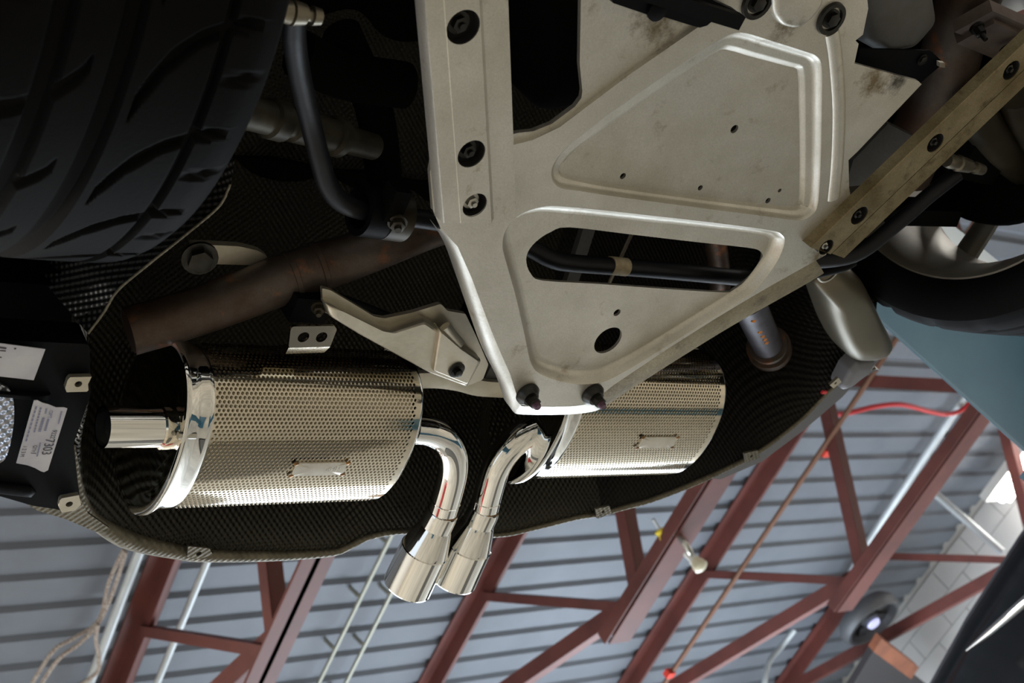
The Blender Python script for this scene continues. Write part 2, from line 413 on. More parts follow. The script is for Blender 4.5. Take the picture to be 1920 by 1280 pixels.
# ------------------------------------------------------------------ roof trusses
ZB, ZT = 3.18, 4.13
def truss(X, label, ynode=3.83, yend=4.1, zb=ZB):
    t = thing('roof_truss', (X, yend, zb), label, 'roof truss', 'red steel roof trusses')
    for s in (-1, 1):
        g = G().angle((X + s * .012, -6.8, zb), (X + s * .012, yend, zb), .085, .01, flip=-s)
        if s < 0 and zb == ZB and X > 3: g.beam((X - .097, -6.8, zb + .035), (X - .097, yend, zb + .035), .008, .07)
        mk('bottom_chord', g, REDSTEEL, t, smooth=0)
        g = G().angle((X + s * .012, -6.8, ZT + .06), (X + s * .012, Y1 - .05, ZT + .06), .10, .012, flip=-s, hflip=-1)
        mk('top_chord', g, REDSTEEL, t, smooth=0)
    def web(a, b, leg=.07, flip=1):
        a = np.array((X, a[0], a[1])); b = np.array((X, b[0], b[1])); g = G().angle(a, b, leg, .008, up=(1, 0, 0), flip=flip)
        mk('web_member', g, REDSTEEL, t, smooth=0)
    web((ynode + .05, zb + .03), (Y1 - .25, ZT), .085, -1)
    g = G().beam((X, ynode + .05, zb + .03), (X, ynode + .90, ZT), .05, .06, up=(1, 0, 0)); mk('web_strap', g, REDSTEEL, t, smooth=0)
    yb = ynode
    while yb > -6:
        web((yb - .02, zb + .03), (yb - .68, ZT), .075, 1)
        web((yb - 1.38, zb + .03), (yb - .72, ZT), .075, -1)
        yb -= 1.38
    g = G().prism([(X - .05, ynode - .12), (X + .05, ynode - .12), (X + .05, ynode + .14), (X - .05, ynode + .14)], zb + .012, zb + .02); mk('gusset_plate', g, REDSTEEL, t, smooth=0)
    return t
truss(2.70, 'red steel roof truss beside the white conduit and ropes', yend=5.2)
truss(4.79, 'red steel roof truss with slotted lower chord that carries the cream floodlight')
truss(6.66, 'red steel roof truss whose lower chord ends beside the round grey fan')
truss(8.62, 'red steel roof truss nearest the white block wall')

def rodthing(name, pts, r, M, label, cat, smooth=0, n=10, group=None):
    return props(mk(name, G().tube(pts, r, n, True, smooth), M), label, cat, group)
rodthing('conduit_pipe', [(2.50, -6.5, 4.10), (2.50, 6.5, 4.10)], .024, PIPEWHITE, 'white round conduit along the left side of the leftmost roof truss, beside the ropes', 'pipe')
rodthing('conduit_pipe', [(2.83, -6.5, 4.05), (2.83, 6.5, 4.05)], .018, PIPEWHITE, 'thin pale conduit on the right side of the leftmost roof truss', 'pipe')
for x, lb in ((3.87, 'left of the two thin galvanised rods under the deck below the tailpipes'), (4.06, 'right of the two thin galvanised rods under the deck below the tailpipes')):
    t = thing('ceiling_rod', (x, 0, 4.1), lb, 'rod', 'thin rods under the deck')
    mk('rod', G().tube([(x, -6.5, 4.1), (x, 6.5, 4.1)], .012, 8), RODMAT, t)
    h0 = None
    for k in range(8):
        y = 3.4 + k * .4
        if h0 is None: h0 = mk('hanger', G().beam((x - .012, y, 4.105), (x - .012, y + .03, 4.2), .012, .02), RODMAT, t, smooth=0)
        else: clone(h0, (0, .4 * k, 0), t)
t = thing('brace_rod', (6.65, 3, 3.9), 'long rusty round rod with orange clips between the two right trusses', 'rod')
mk('rod', G().tube([(6.70, -3, 3.9), (6.60, 6.4, 3.9)], .017, 10), RODRUST, t)
for p in ((1547, 847), (1255, 1262)):
    c = P(*p, 3.9); mk('clip', G().box(c, (.06, .05, .05)), REDCLIP, t, smooth=0)
rodthing('conduit_pipe', spline([(8.12, 2.0, 4.12), (8.22, 4.2, 4.10), (8.30, 5.0, 4.08)], 4)[0], .03, PIPEWHITE, 'white conduit along the truss beside the block wall', 'pipe')
rodthing('cable_drop', [P(1490, 1180, 4.1), P(1465, 1212, 4.08), P(1440, 1245, 4.0), P(1432, 1300, 3.85), P(1430, 1400, 3.7)], .022, PIPEWHITE, 'white cable curving down from the truss left of the fan', 'cable', smooth=5)
rodthing('brace_pipe', [P(1750, 922, 4.12), P(1880, 1035, 3.5)], .03, PIPEWHITE, 'grey slanting brace pipe in front of the white block wall', 'pipe')
rodthing('air_hose', [P(1545, 770, 4.06), P(1580, 776, 4.06), P(1640, 762, 4.06), P(1690, 758, 4.06), P(1740, 770, 4.06), P(1772, 776, 4.06), P(1800, 770, 4.06), P(1830, 745, 4.06)], .016, REDHOSE, 'red air hose draped in waves under the steel deck', 'hose', smooth=6)
# ropes
for k, (pts, lb) in enumerate((
    ([(232, 1030), (205, 1090), (185, 1162), (140, 1195), (100, 1220), (60, 1280)], 'braided rope looping left of the white conduit, the outer of three'),
    ([(236, 1034), (215, 1100), (186, 1166), (150, 1205), (110, 1235), (78, 1280)], 'braided rope looping left of the white conduit, the inner of three'),
    ([(184, 1170), (180, 1200), (186, 1235), (180, 1262), (140, 1290)], 'short braided rope end hanging below the tie on the conduit'))):
    props(mk('rope', G().tube([P(x, y, 3.95 - .04 * k) for x, y in pts], .0095, 8, True, 6), ROPE), lb, 'rope', 'ropes hung beside the conduit')
# fan
fc = P(1618, 1146, 3.9)
t = thing('ceiling_fan', fc, 'round grey ceiling fan with a bright blue hub by the white wall', 'fan')
mk('housing', G().lathe([(0, .22), (-.05, .255), (-.10, .255), (-.13, .23), (-.13, .21), (-.06, .19), (-.04, .08), (-.10, .07), (-.12, .0)], fc, (0, 0, 1), 36), FANGREY, t)
for k in range(5):
    a = k * 2 * math.pi / 5; d = np.array([math.cos(a), math.sin(a), 0])
    mk('blade', G().beam(fc + d * .10 + (0, 0, -.07), fc + d * .19 + (0, 0, -.075), .08, .008), FANGREY, t, smooth=0)
mk('hub_light', G().lathe([(-.12, .055), (-.14, .045), (-.15, 0)], fc, (0, 0, 1), 20), LAMPBLUE, t)
mk('hanger', G().box(fc + (0, 0, .15), (.08, .08, .3)), FANGREY, t, smooth=0)
# box
t = thing('speaker_box', P(1650, 1260, 3.5), 'dark box with a brown wooden edge under the fan', 'speaker')
A_, B_, C_ = P(1600, 1282, 3.48), P(1652, 1196, 3.48), P(1722, 1250, 3.48); D_ = C_ + (A_ - B_)
e1 = (C_ - B_) / np.linalg.norm(C_ - B_); e2 = (A_ - B_) / np.linalg.norm(A_ - B_)
mk('cabinet', G().prism([B_ + e2 * .14, C_ + e2 * .14, D_ + e2 * .3, A_ + e2 * .3], 3.48, 3.53), DARKBOX, t, smooth=0)
mk('side_panel', G().prism([B_, C_, C_ + e2 * .14, B_ + e2 * .14], 3.475, 3.535), WOOD, t, smooth=0)
mk('wall_bracket', G().prism([C_ + e2 * .1, C_ + e2 * .1 + e1 * .5, C_ + e2 * .25 + e1 * .5, C_ + e2 * .25], 3.48, 3.53), DARKBOX, t, smooth=0)
# fluorescent at the wall
t = thing('fluorescent_light', (9.2, 3.2, 3.95), 'lit white fluorescent batten near the white block wall', 'lamp')
mk('housing', G().box((9.30, 3.14, 4.02), (.22, 1.86, .07)), WHITEENAMEL, t, smooth=0)
for s in (-1, 1): mk('tube', G().tube([(9.30 + s * .05, 2.3, 3.93), (9.30 + s * .05, 4.0, 3.93)], .034, 12), LAMPGLOW, t)
area('fluorescent_glow', (9.30, 3.15, 3.86), (9.30, 3.15, 0), 1.8, .10, 40, (1, .97, .93))
# floodlight on the second truss
c = P(1288, 1036, 3.12)
t = thing('floodlight', c, 'cream bulb floodlight clamped to the slotted roof truss', 'lamp')
d = P(1312, 1060, 3.02) - c; d /= np.linalg.norm(d)
mk('socket', G().lathe([(-.02, 0), (-.02, .022), (.03, .022), (.036, .029), (.046, .029), (.046, 0)], c + d * .02, d, 16), WHITEENAMEL, t)
mk('bulb', G().lathe([(.04, .018), (.055, .022), (.09, .036), (.112, .038), (.122, .025), (.126, 0)], c + d * .0, d, 20), CREAM, t)
mk('clamp', G().tube([c + (-.05, -.06, .09), c + (-.05, -.06, .0), c + (-.02, -.03, -.03), c + (.03, .0, .02), c + (.03, 0, .08)], .016, 10, True, 4), ZINC, t)
c = P(1243, 1001, 3.25)
t = thing('pull_tag', c, 'small yellow tag on a white rod left of the floodlight truss', 'tag')
mk('knob', G().lathe([(-.025, 0), (-.03, .02), (-.02, .036), (.0, .03), (.02, .036), (.03, .02), (.025, 0)], c, (.3, .5, -.8), 14), YELLOW, t)
mk('rod', G().tube([c, P(1224, 973, 3.3)], .008, 8), PIPEWHITE, t)

# ------------------------------------------------------------------ lift and neighbouring car
t = thing('lift_post', (2.8, .85, ZF), 'blue steel two-post lift, one post showing behind the far wheel', 'car lift')
g = G().prism(roundc([(2.6, .80), (2.6, 1.012), (2.88, 1.012), (2.88, .80)], .012, 3), ZF, 2.6); mk('column', g, BLUE, t)
g = G().prism(roundc([(-.62, .42), (-.62, .72), (-.34, .72), (-.34, .42)], .012, 3), ZF, 2.6); mk('column', g, BLUE, t)
mk('base_plate', G().box((2.76, .85, ZF + .012), (.6, .6, .024)), BLUE, t, smooth=0)
mk('base_plate', G().box((-.48, .57, ZF + .012), (.6, .6, .024)), BLUE, t, smooth=0)
g = G().beam((-.42, .5, .93), (.34, -.55, .96), .12, .1); mk('swing_arm', g, BLUE, t, smooth=0)
mk('lift_pad', G().lathe([(0, 0), (0, .07), (.06, .07), (.06, 0)], (.34, -.55, 1.0), (0, 0, 1), 20), BLACK, t)
mk('carriage', G().box((2.77, 1.03, .78), (.30, .07, .66)), BLUEDARK, t, smooth=0)
mk('hydraulic_line', G().tube([P(1848, 735, 1.5), P(1858, 768, 1.42), P(1864, 780, 1.40)], .008, 8, True), ZINC, t)
g = G().beam((2.7, .9, .93), (2.02, -.55, .96), .12, .1); mk('swing_arm', g, BLUE, t, smooth=0)
mk('lift_pad', G().lathe([(0, 0), (0, .07), (.06, .07), (.06, 0)], (2.02, -.55, 1.0), (0, 0, 1), 20), BLACK, t)

t = thing('parked_car', (5.2, 2, .5), 'gloss black car raised on the next lift, its roof edge at the lower right', 'car')
prof = [(6.0, 1.84), (5.2, 1.83), (4.72, 1.79), (4.56, 1.765), (4.50, 1.745), (4.465, 1.715), (4.45, 1.685), (4.44, 1.66), (4.40, 1.60), (4.27, 1.36), (4.21, 1.315), (4.15, 1.25), (4.12, 1.1), (4.10, .9), (4.14, .66), (4.25, .55), (6.0, .55)]
rings = []
for (y, dz, k) in ((.2, .03, -.02), (1.4, .04, -.02), (2.0, .025, -.01), (2.4, 0, .01), (2.8, -.055, .02), (3.2, -.14, .05), (3.6, -.33, .10), (4.1, -.48, .16), (4.4, -.55, .3)):
    rings.append([(x + k, y, .55 + (z - .55) * (1.2 + dz) / 1.2) for x, z in prof])
mk('body', G().loft([spline(np.array(r), 3)[0] for r in rings], True, True, True), GLOSSBLACK, t, smooth=60)
for y in (.6, 3.3):
    mk('tyre', G().lathe([(-.11, .2), (-.11, .30), (-.09, .325), (.09, .325), (.11, .30), (.11, .2)], (4.24, y, .62), (1, 0, 0), 40), RUBBER, t)
mk('reflection_streak', G().tube([PX(1812, 1219, 4.28), PX(1850, 1189, 4.27), PX(1890, 1155, 4.26), PX(1935, 1116, 4.25)], [.004, .012, .016, .018], 12, True, 4), CHROME, t)  # added chrome strip that stands in for a lamp's reflection in the paint
mk('floor_pan', G().box((5.2, 2.1, .54), (1.5, 3.6, .03)), SOOT, t, smooth=0)

t = thing('tool_cabinet', (-2.6, 5.6, ZF), 'red rolling tool cabinet standing on the floor, mirrored in the chrome', 'cabinet')
mk('carcass', G().box((-2.6, 5.6, ZF + .62), (1.3, .55, 1.0)), REDHOSE, t, smooth=0)
for k in range(5):
    mk('drawer', G().box((-2.6, 5.315, ZF + .24 + k * .19), (1.22, .03, .17)), REDHOSE, t, smooth=0)
    mk('handle', G().box((-2.6, 5.29, ZF + .30 + k * .19), (1.1, .02, .02)), ZINC, t, smooth=0)
for x in (-3.1, -2.1): mk('caster', G().lathe([(-.02, 0), (-.02, .06), (.02, .06), (.02, 0)], (x, 5.6, ZF + .06), (1, 0, 0), 16), BLACK, t)

t = thing('reflection_mat', (2.2, 3.6, ZF), 'long dark mat added on the floor to be mirrored as dark stripes in the exhaust tips', 'mat')  # unseen, added only to give the chrome tips dark stripes
mk('mat', G().prism(roundc([(1.9, 1.7), (2.5, 1.7), (2.5, 5.6), (1.9, 5.6)], .05), ZF, ZF + .015), mat('grey_mat', rgb(84, 80, 72), .8), t, smooth=0)
mk('mat_rim', G().prism(roundc([(1.86, 1.66), (2.54, 1.66), (2.54, 5.64), (1.86, 5.64)], .05), ZF, ZF + .008), BLACK, t, smooth=0)

# ------------------------------------------------------------------ THE CAR
ZP = 1.05
car = thing('car', (1.18, .4, 1.05), 'car raised on a lift, seen from below: twin chrome mufflers, alloy plate and rear wheels', 'car')

# dark floor and bays above everything else
g = G(); g.box((1.17, -1.7, 1.60), (1.76, 5.2, .04)); g.box((1.17, -2.2, 1.12), (1.5, 4.2, .03)); g.box((1.17, 1.02, 1.52), (1.5, .5, .03))
mk('underbody', g, SOOT, car, smooth=0)

def body_side(rim):
    g = G(); c = np.array((1.2, .6, 0.)); a = rim.copy(); a[:, :2] = c[:2] + (a[:, :2] - c[:2]) * .985; a[:, 2] += .012
    b = a.copy(); b[:, :2] = c[:2] + (b[:, :2] - c[:2]) * .97; b[:, 2] = 1.62
    g.loft([a, b], closed=False)
    mk('body_side', g, SILVER, car, smooth=40)

# ---- wheels
def tyre_geo(X_in, wdt, Yc, Zc, R, tread_side, fine):
    """lathe with cut grooves; tread_side = +1 when the inner face is at larger X"""
    s_ = np.array([0, .01, .022, .034] + list(np.linspace(.046, wdt - .046, 110 if fine else 20)) + [wdt - .034, wdt - .022, wdt - .01, wdt])
    if fine: th = np.concatenate([np.radians(np.linspace(-24, 62, 430)), np.radians(np.linspace(63, 335, 90))])
    else: th = np.radians(np.linspace(0, 360, 140, endpoint=False))
    def rad(s):
        e = min(s, wdt - s)
        return R - (.014 * (1 - min(e / .03, 1)) ** 2 * 1.0 if e < .03 else 0) - .003 * ((s - wdt / 2) / (wdt / 2)) ** 2
    S, T = np.meshgrid(s_, th, indexing='ij')
    RR = np.vectorize(rad)(S)
    groove = np.zeros_like(S)
    for c, wd, dp in ((.053, .0032, .007), (.131, .0065, .008), (.184, .0065, .008)):
        groove = np.maximum(groove, 1.3 * dp * np.clip(2.2 - 1.4 * np.abs(S - c) / wd, 0, 1))
    if fine:
        per = 17.6
        # curved lateral grooves: from the wide groove, bending across the narrow one to the shoulder
        kx = np.array([.025, .03, .053, .075, .095, .107, .112]); ky = np.array([7.4, 7.6, 9.2, 11.6, 15.6, 20.3, 23.2])
        D = np.degrees(T)
        f = np.interp(S, kx, ky); slope = np.interp(S, kx, np.array([.2, .35, .6, .9, 1.6, 3.0, 3.6]))
        dd = (D - f + per / 2) % per - per / 2
        hw = .95 * np.sqrt(1 + slope ** 2) * np.interp(S, [.025, .04, .09, .112], [.5, .75, .9, .5])
        mask = (S > .022) & (S < .113)
        groove = np.maximum(groove, np.where(mask, .009 * np.clip(2.1 - 1.5 * np.abs(dd) / hw, 0, 1), 0))
        f2 = 17.4 - (S - .04) * -30 * 0 + np.interp(S, [.008, .042], [-2.9, 0])
        d2 = (D - f2 + per / 2) % per - per / 2
        groove = np.maximum(groove, np.where((S > .010) & (S < .042), .006 * np.clip(1.5 - np.abs(d2) / .65, 0, 1), 0))
        # mirrored blocks on the outer half
        so = wdt - S; f3 = np.interp(so, kx, -ky); d3 = (D - f3 + per / 2) % per - per / 2
        groove = np.maximum(groove, np.where((so > .022) & (so < .10), .0065 * np.clip(1.5 - np.abs(d3) / 1.1, 0, 1), 0))
    else:
        D = np.degrees(T); d2 = (D + 8) % 16 - 8
        edge = np.minimum(S, wdt - S)
        groove = np.maximum(groove, np.where((edge > .006) & (edge < .05), .007 * np.clip(1.5 - np.abs(d2) / .8, 0, 1), 0))
    RR = RR - groove
    X = X_in - tread_side * S
    V = np.stack([X, Yc + RR * np.sin(T), Zc - RR * np.cos(T)], -1)
    a, b = V.shape[:2]; g = G(); Fc = []
    for i in range(a - 1):
        for j in range(b):
            k = (j + 1) % b; Fc.append((i * b + j, i * b + k, (i + 1) * b + k, (i + 1) * b + j))
    g.add(V.reshape(-1, 3), Fc)
    # side walls
    for x, sg in ((X_in, 1), (X_in - tread_side * wdt, -1)):
        o = (x, Yc, Zc); t_ = tread_side * sg
        r0 = rad(0)
        g.lathe([(0, r0), (t_ * .008, r0 - .012), (t_ * .014, r0 - .035), (t_ * .010, r0 - .058), (t_ * .0, r0 - .068), (-t_ * .02, r0 - .072)], o, (1, 0, 0), 96)
    return g
def wheel(X_in, side, Yc, Zc, fine, lb):
    R = .335
    g = G(); ax = (1, 0, 0); o = (X_in, Yc, Zc); s = -side      # s points outwards from the car's middle
    g.lathe([(s * .0, .258), (-s * .004, .250), (s * .004, .243), (s * .02, .236), (s * .06, .222), (s * .19, .220), (s * .235, .236), (s * .25, .256)], o, ax, 72)
    g.lathe([(s * .06, .228), (s * .19, .226), (s * .235, .242), (s * .0, .262)], o, ax, 72)
    wh = mk('wheel', g, RIM, car, label=lb)
    tg = tyre_geo(X_in, .255, Yc, Zc, R, side, fine)
    mk('tyre', tg, RUBBER, wh, smooth=50, label='black rubber tyre with grooved tread')
    for k in range(10):
        a = (k // 2) * 2 * math.pi / 5 + (.20 if k % 2 else -.20) + .5
        d = np.array([0, math.sin(a), -math.cos(a)]); d2 = np.array([0, math.sin(a + (.03 if k % 2 else -.03)), -math.cos(a + (.03 if k % 2 else -.03))])
        p = np.array(o) + (s * .215, 0, 0)
        mk('spoke', G().tube([p + d * .05, p + (s * .012, 0, 0) + d * .14, p + d2 * .226], np.array([.02, .015, .017]), 10, True, 3, 1.3), RIM, wh)
    mk('hub', G().lathe([(s * .19, 0), (s * .19, .075), (s * .235, .07), (s * .24, 0)], o, ax, 30), RIM, wh)
    g = G().lathe([(s * .10, .06), (s * .10, .155), (s * .13, .155), (s * .13, .06)], o, ax, 48)
    g.lathe([(s * .02, 0), (s * .02, .06), (s * .18, .07), (s * .18, 0)], o, ax, 30)
    mk('brake_disc', g, SOOT, wh)
wheel(.535, 1, .42, 1.275, True, 'near wheel with wide treaded tyre filling the upper left')
wheel(1.863, -1, .377, 1.208, False, 'far wheel with grey spoked rim at the right')

# ---- alloy plate
def lp(pts): return pz(pts, ZP)
right_edge = [(1545, 492), (1575, 440), (1597, 385), (1592, 350), (1591, 300), (1608, 284), (1728, 158), (1722, 152), (1602, 119), (1610, 82), (1604, 76), (1618, 65), (1628, 16), (1622, -40)]
top = [(1090, -40), (1088, 60), (1086, 130)]
left = [(972, 250), (950, 270), (810, 300), (806, 322), (812, 395), (826, 428)]
# outer outline of the flat face (bottom flanges are lofted separately)
fl_in_left = [(826, 428), (858, 462), (884, 520), (910, 590), (936, 655), (956, 700), (968, 738), (975, 758)]
fl_in_bot = [(992, 762), (1060, 762), (1102, 757), (1118, 748)]
fl_in_right = [(1150, 722), (1250, 655), (1340, 598), (1400, 562), (1450, 533), (1500, 505), (1530, 488)]
fl_out_left = [(820, 428), (846, 470), (868, 530), (893, 602), (917, 668), (942, 718), (953, 748), (962, 771)]
fl_out_bot = [(982, 777), (1060, 777), (1108, 772), (1130, 764)]
fl_out_right = [(1170, 738), (1265, 677), (1352, 623), (1412, 588), (1462, 560), (1512, 532), (1545, 512)]
inner_chain = fl_in_left + fl_in_bot + fl_in_right
outer_chain = fl_out_left + fl_out_bot + fl_out_right
notch = [(1091, 168), (1090, 182), (1078, 200), (1035, 232), (1000, 246)]
plate_out = lp(inner_chain + [(1548, 478)] + right_edge[1:] + [(1330, -40), (1322, 42), (1180, 140), (1050, 238), (1000, 262), (950, 275), (810, 302), (806, 322), (812, 395)])
rec1 = lp([(1052, 353), (1036, 338), (1036, 312), (1062, 276), (1120, 230), (1200, 173), (1290, 112), (1350, 74), (1378, 62), (1402, 63), (1445, 76), (1508, 96), (1532, 106), (1541, 128), (1541, 200), (1539, 300), (1534, 380), (1522, 403), (1497, 413), (1440, 406), (1300, 388), (1150, 368), (1085, 358)])
rec2 = lp([(942, 462), (948, 432), (972, 404), (1015, 388), (1065, 388), (1200, 402), (1350, 419), (1445, 432), (1466, 440), (1471, 455), (1456, 492), (1418, 542), (1385, 566), (1300, 618), (1210, 674), (1150, 708), (1120, 718), (1080, 720), (1040, 712), (1008, 698), (994, 676), (984, 630), (968, 560), (950, 495)])
rec1 = cspline(rec1, 4); rec2 = cspline(rec2, 4)
boltholes = [P(988, 737, ZP), P(1110, 737, ZP)]
plate = G()
plate.flat(plate_out[:, :2], [rec1[:, :2], rec2[:, :2]], ZP)
def recess(loop, steps, wts):
    rings = []; base = loop[:, :2]; k = len(base) // len(wts)
    wv = np.interp(np.arange(len(base)) / k, np.arange(len(wts) + 1), list(wts) + [wts[0]])[:, None]
    for d, h in steps:
        q = base + (inset(base, d) - base) * wv if d else base
        rings.append(np.c_[q, np.full(len(q), ZP + h)])
    plate.loft(rings); return rings[-1]
e = .0
W1 = [.45, .7, 1, 1, 1, 1, 1, 1, 1, 1, 1, .95, .9, .85, .8, .75, .7, .5, .4, .3, .25, .25, .3]
r1 = recess(rec1, [(0, 0), (.002, .0010), (.005, .0052), (.008, .0085), (.012, .0098), (.020, .0102), (.023, .0112), (.026, .0148), (.029, .0160)], W1)
W2 = [1, 1, 1, 1, 1, 1, 1, 1, .95, .9, .9, .9, .9, .85, .8, .7, .6, .5, .5, .6, .8, .9, 1, 1, 1, 1]
W2 = W2[:26]
r2 = recess(rec2, [(0, 0), (.002, .0015), (.006, .0080), (.010, .0128), (.014, .0145), (.017, .0148)], W2)
slot = cspline(pz([(1068, 426), (1180, 439), (1300, 453), (1400, 464), (1424, 470), (1430, 482), (1420, 504), (1400, 526), (1376, 543), (1358, 548), (1240, 541), (1120, 532), (1018, 526), (996, 514), (987, 492), (990, 472), (1006, 452), (1034, 434)], ZP + 0.0148), 3)
bighole = circle(P(1140, 638, ZP + 0.0148), .0215); smallhole = circle(P(1157, 586, ZP + 0.0148), .0055, 14)
plate.flat(r2[:, :2], [slot[:, :2], bighole, smallhole], ZP + 0.0148)
holes1 = [circle(P(x, y, ZP + 0.0160), r, 14) for x, y, r in ((1377, 242, .0058), (1168, 330, .0042), (1313, 352, .0038), (1462, 357, .003), (1440, 376, .0042))]
plate.flat(r1[:, :2], holes1, ZP + 0.0160)
for l, h in [(slot[:, :2], 0.0148), (bighole, 0.0148), (smallhole, 0.0148)] + [(q, 0.0160) for q in holes1]:
    plate.loft([np.c_[l, np.full(len(l), ZP + h)], np.c_[l, np.full(len(l), ZP + h + .004)]])
# turned-up flanges along the lower edges
ic = lp(inner_chain); oc = pz(outer_chain, ZP + .012); mid = ic * .55 + oc * .45; mid[:, 2] = ZP + .0035
top_ = oc.copy(); top_[:, 2] += .02
nl = len(fl_in_left) + len(fl_in_bot)
plate.loft([spline(q, 3)[0][:3 * (nl - 1) + 1] for q in (ic, mid, oc, top_)], closed=False)
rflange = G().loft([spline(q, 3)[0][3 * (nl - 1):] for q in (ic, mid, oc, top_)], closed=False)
# thin side on the remaining edges
rest = [i for i in range(len(inner_chain) - 1, len(plate_out))]
ed = plate_out[rest]; ed2 = ed.copy(); ed2[:, 2] += .006
plate.loft([ed, ed2], closed=False)
PL = mk('alloy_plate', plate, ALLOY, car, smooth=60, level=True, label='wide dull aluminium underbody plate with pressed recesses and a long slot')
mk('flange', rflange, ALLOY_DIRT_SHADE, PL, smooth=60, label='muddy turned-up flange of the plate, its shade put into the colour')  # real brown dirt, and the shade of this far side in the same colour
# overlapped upper plate, one sheet higher
g = G()
up_out = pz([(1340, 38), (1180, 152), (1050, 246), (985, 270), (930, 275), (930, 258), (972, 249), (1000, 246), (1035, 232), (1078, 200), (1090, 184), (1092, 170), (1087, 120), (1090, -40), (1345, -40)], ZP + .006)
g.prism(up_out, ZP + .006, ZP + .012); mk('upper_sheet', g, ALLOY, PL, level=True)
# trim bead on the right of the upper recess
b0 = pz([(1560, 60), (1567, 110), (1573, 200), (1570, 300), (1563, 372)], ZP)
mk('pressed_bead', G().tube(spline(b0, 4)[0], .010, 14, True, 0, .45), ALLOY, PL)
boss = roundc(pz([(1445, -40), (1447, 25), (1462, 46), (1492, 52), (1515, 38), (1540, 8), (1545, -40)], ZP - .004), .01)
mk('boss', G().pillow(boss, .006, 4, .25, ZP), ALLOY, PL)
for (x, y, zz) in ((1557, 34, ZP), (1418, 4, ZP)):
    c = P(x, y, zz); g = G().lathe([(0, .021), (-.004, .020), (-.004, .015), (.004, .013), (.004, 0)], c, (0, 0, 1), 24); g.hexbolt(c, (0, 0, -1), .009, .008)
    mk('bolt', g, BOLT, PL)
for c in boltholes:
    g = G().lathe([(0, 0), (0, .0165), (.004, .0165), (.009, .0125), (.012, .011), (.012, 0)], c, (0, 0, -1), 28)
    mk('flange_nut', g.hexbolt(c + (0, 0, -.010), (0, 0, -1), .0085, .013, 1.0, .0), BOLT, PL)
    mk('stud', G().lathe([(0, .0056), (.006, .0052), (.008, .004), (.008, 0)], c + (0, 0, -.022), (0, 0, -1), 14), BOLT_PURPLE, PL)

# ---- brace rails bolted on the plate
def rail(p0, p1, prof, holes, M, lb, z=ZP - .016, endcut=0.0, bolts=True):
    """prof: pairs (offset across, height) of the folded section; holes: (along, across, radius)"""
    p0 = np.array(p0, float)[:2]; p1 = np.array(p1, float)[:2]; d = p1 - p0; Ln = np.linalg.norm(d); d /= Ln; sd = np.array([-d[1], d[0]])
    def W(a, c, h): q = p0 + d * a + sd * c; return (q[0], q[1], z + h)
    g = G()
    k0 = max(range(len(prof) - 1), key=lambda i: (prof[i + 1][0] - prof[i][0]) if abs(prof[i][1] - prof[i + 1][1]) < 1e-6 and prof[i][2] else -1)
    for i in range(len(prof) - 1):
        (c0, h0, f0), (c1, h1, f1) = prof[i], prof[i + 1]
        ea = endcut * c0; eb = endcut * c1
        if f0:
            outer = [W(ea, c0, h0)[:2], W(Ln, c0, h0)[:2], W(Ln, c1, h1)[:2], W(eb, c1, h1)[:2]]
            hl = [circle(W(a, c, 0), r, 26) for a, c, r in holes]
            g.flat(outer, hl, z + h0)
            for l in hl: g.loft([np.c_[l, np.full(len(l), z + h0)], np.c_[l, np.full(len(l), z + h0 + .0015)]])
        else:
            g.loft([[W(ea, c0, h0), W(Ln, c0, h0)], [W(eb, c1, h1), W(Ln, c1, h1)]], closed=False)
    g.loft([[W(endcut * c, c, h) for c, h, f in prof], [W(endcut * c, c, h + .014) for c, h, f in prof]], closed=False)
    o = mk('brace_rail', g, M, car, smooth=30, label=lb, level=True)
    for n, (a, c, r) in enumerate(holes):
        q = np.array(W(a, c, .012))
        gg = G().lathe([(.001, 0), (.001, r * 1.0), (-.0105, r * 1.0)], q, (0, 0, 1), 26)
        mk('hole_bottom', gg, HOLE, o)
        gb_ = G().hexbolt(q, (0, 0, -1), r * .46, .009, 1.45, .004)
        mk('bolt', gb_, ZINC if n == len(holes) - 1 else BOLT, o)
    return o
zr = ZP - .016
def rail_from_px(e0l, e0r, e1l, e1r, hpx, *a, **k):
    pass
A0 = P(868, 418, zr); A1 = P(818, -260, zr)
dv = (A1 - A0)[:2]; dv /= np.linalg.norm(dv); sv = np.array([-dv[1], dv[0]])
def ac(px, py): q = (P(px, py, zr) - A0)[:2]; return q @ dv, q @ sv
hl = [ac(877, 48), ac(890, 286), ac(896, 382)]
c_l = ac(812, 250)[1]; c_r = ac(968, 250)[1]; c_c = ac(850, 250)[1]; c_d = ac(912, 250)[1]; c_e = ac(920, 250)[1]
sg = 1 if c_r > c_l else -1
pf = sorted([(c_l, .016, 0), (c_l + sg * .003, .002, 0), (c_l + sg * .004, .0, 0), (c_c, .0, 0), (c_c + sg * .001, -.0005, 1), (c_d, -.0005, 0), (c_e, .006, 0), (c_e + sg * .002, .007, 0), (c_r, .007, 0), (c_r, .014, 0)], key=lambda q: q[0])
def fixflags(pf, hc):
    out = []
    for i, (c, h, f) in enumerate(pf):
        nx = pf[i + 1] if i + 1 < len(pf) else None
        out.append((c, h, 1 if nx and c < hc < nx[0] and abs(h - nx[1]) < 1e-6 else 0))
    return out
pf = fixflags(pf, hl[1][1])
rail(A0, A1, pf, [(a, (c_c + c_d) / 2, r) for (a, c), r in zip(hl, (.0185, .0165, .0150))][:3], ALLOY, 'near straight aluminium brace rail with three bolt holes', endcut=-.4)
B0 = P(1541, 471, zr); B1 = P(1992, 40, zr)
A0 = B0; dv = (B1 - B0)[:2]; dv /= np.linalg.norm(dv); sv = np.array([-dv[1], dv[0]])
hl = [ac(1897, 133), ac(1754, 268), ac(1612, 405), ac(1549, 463)]
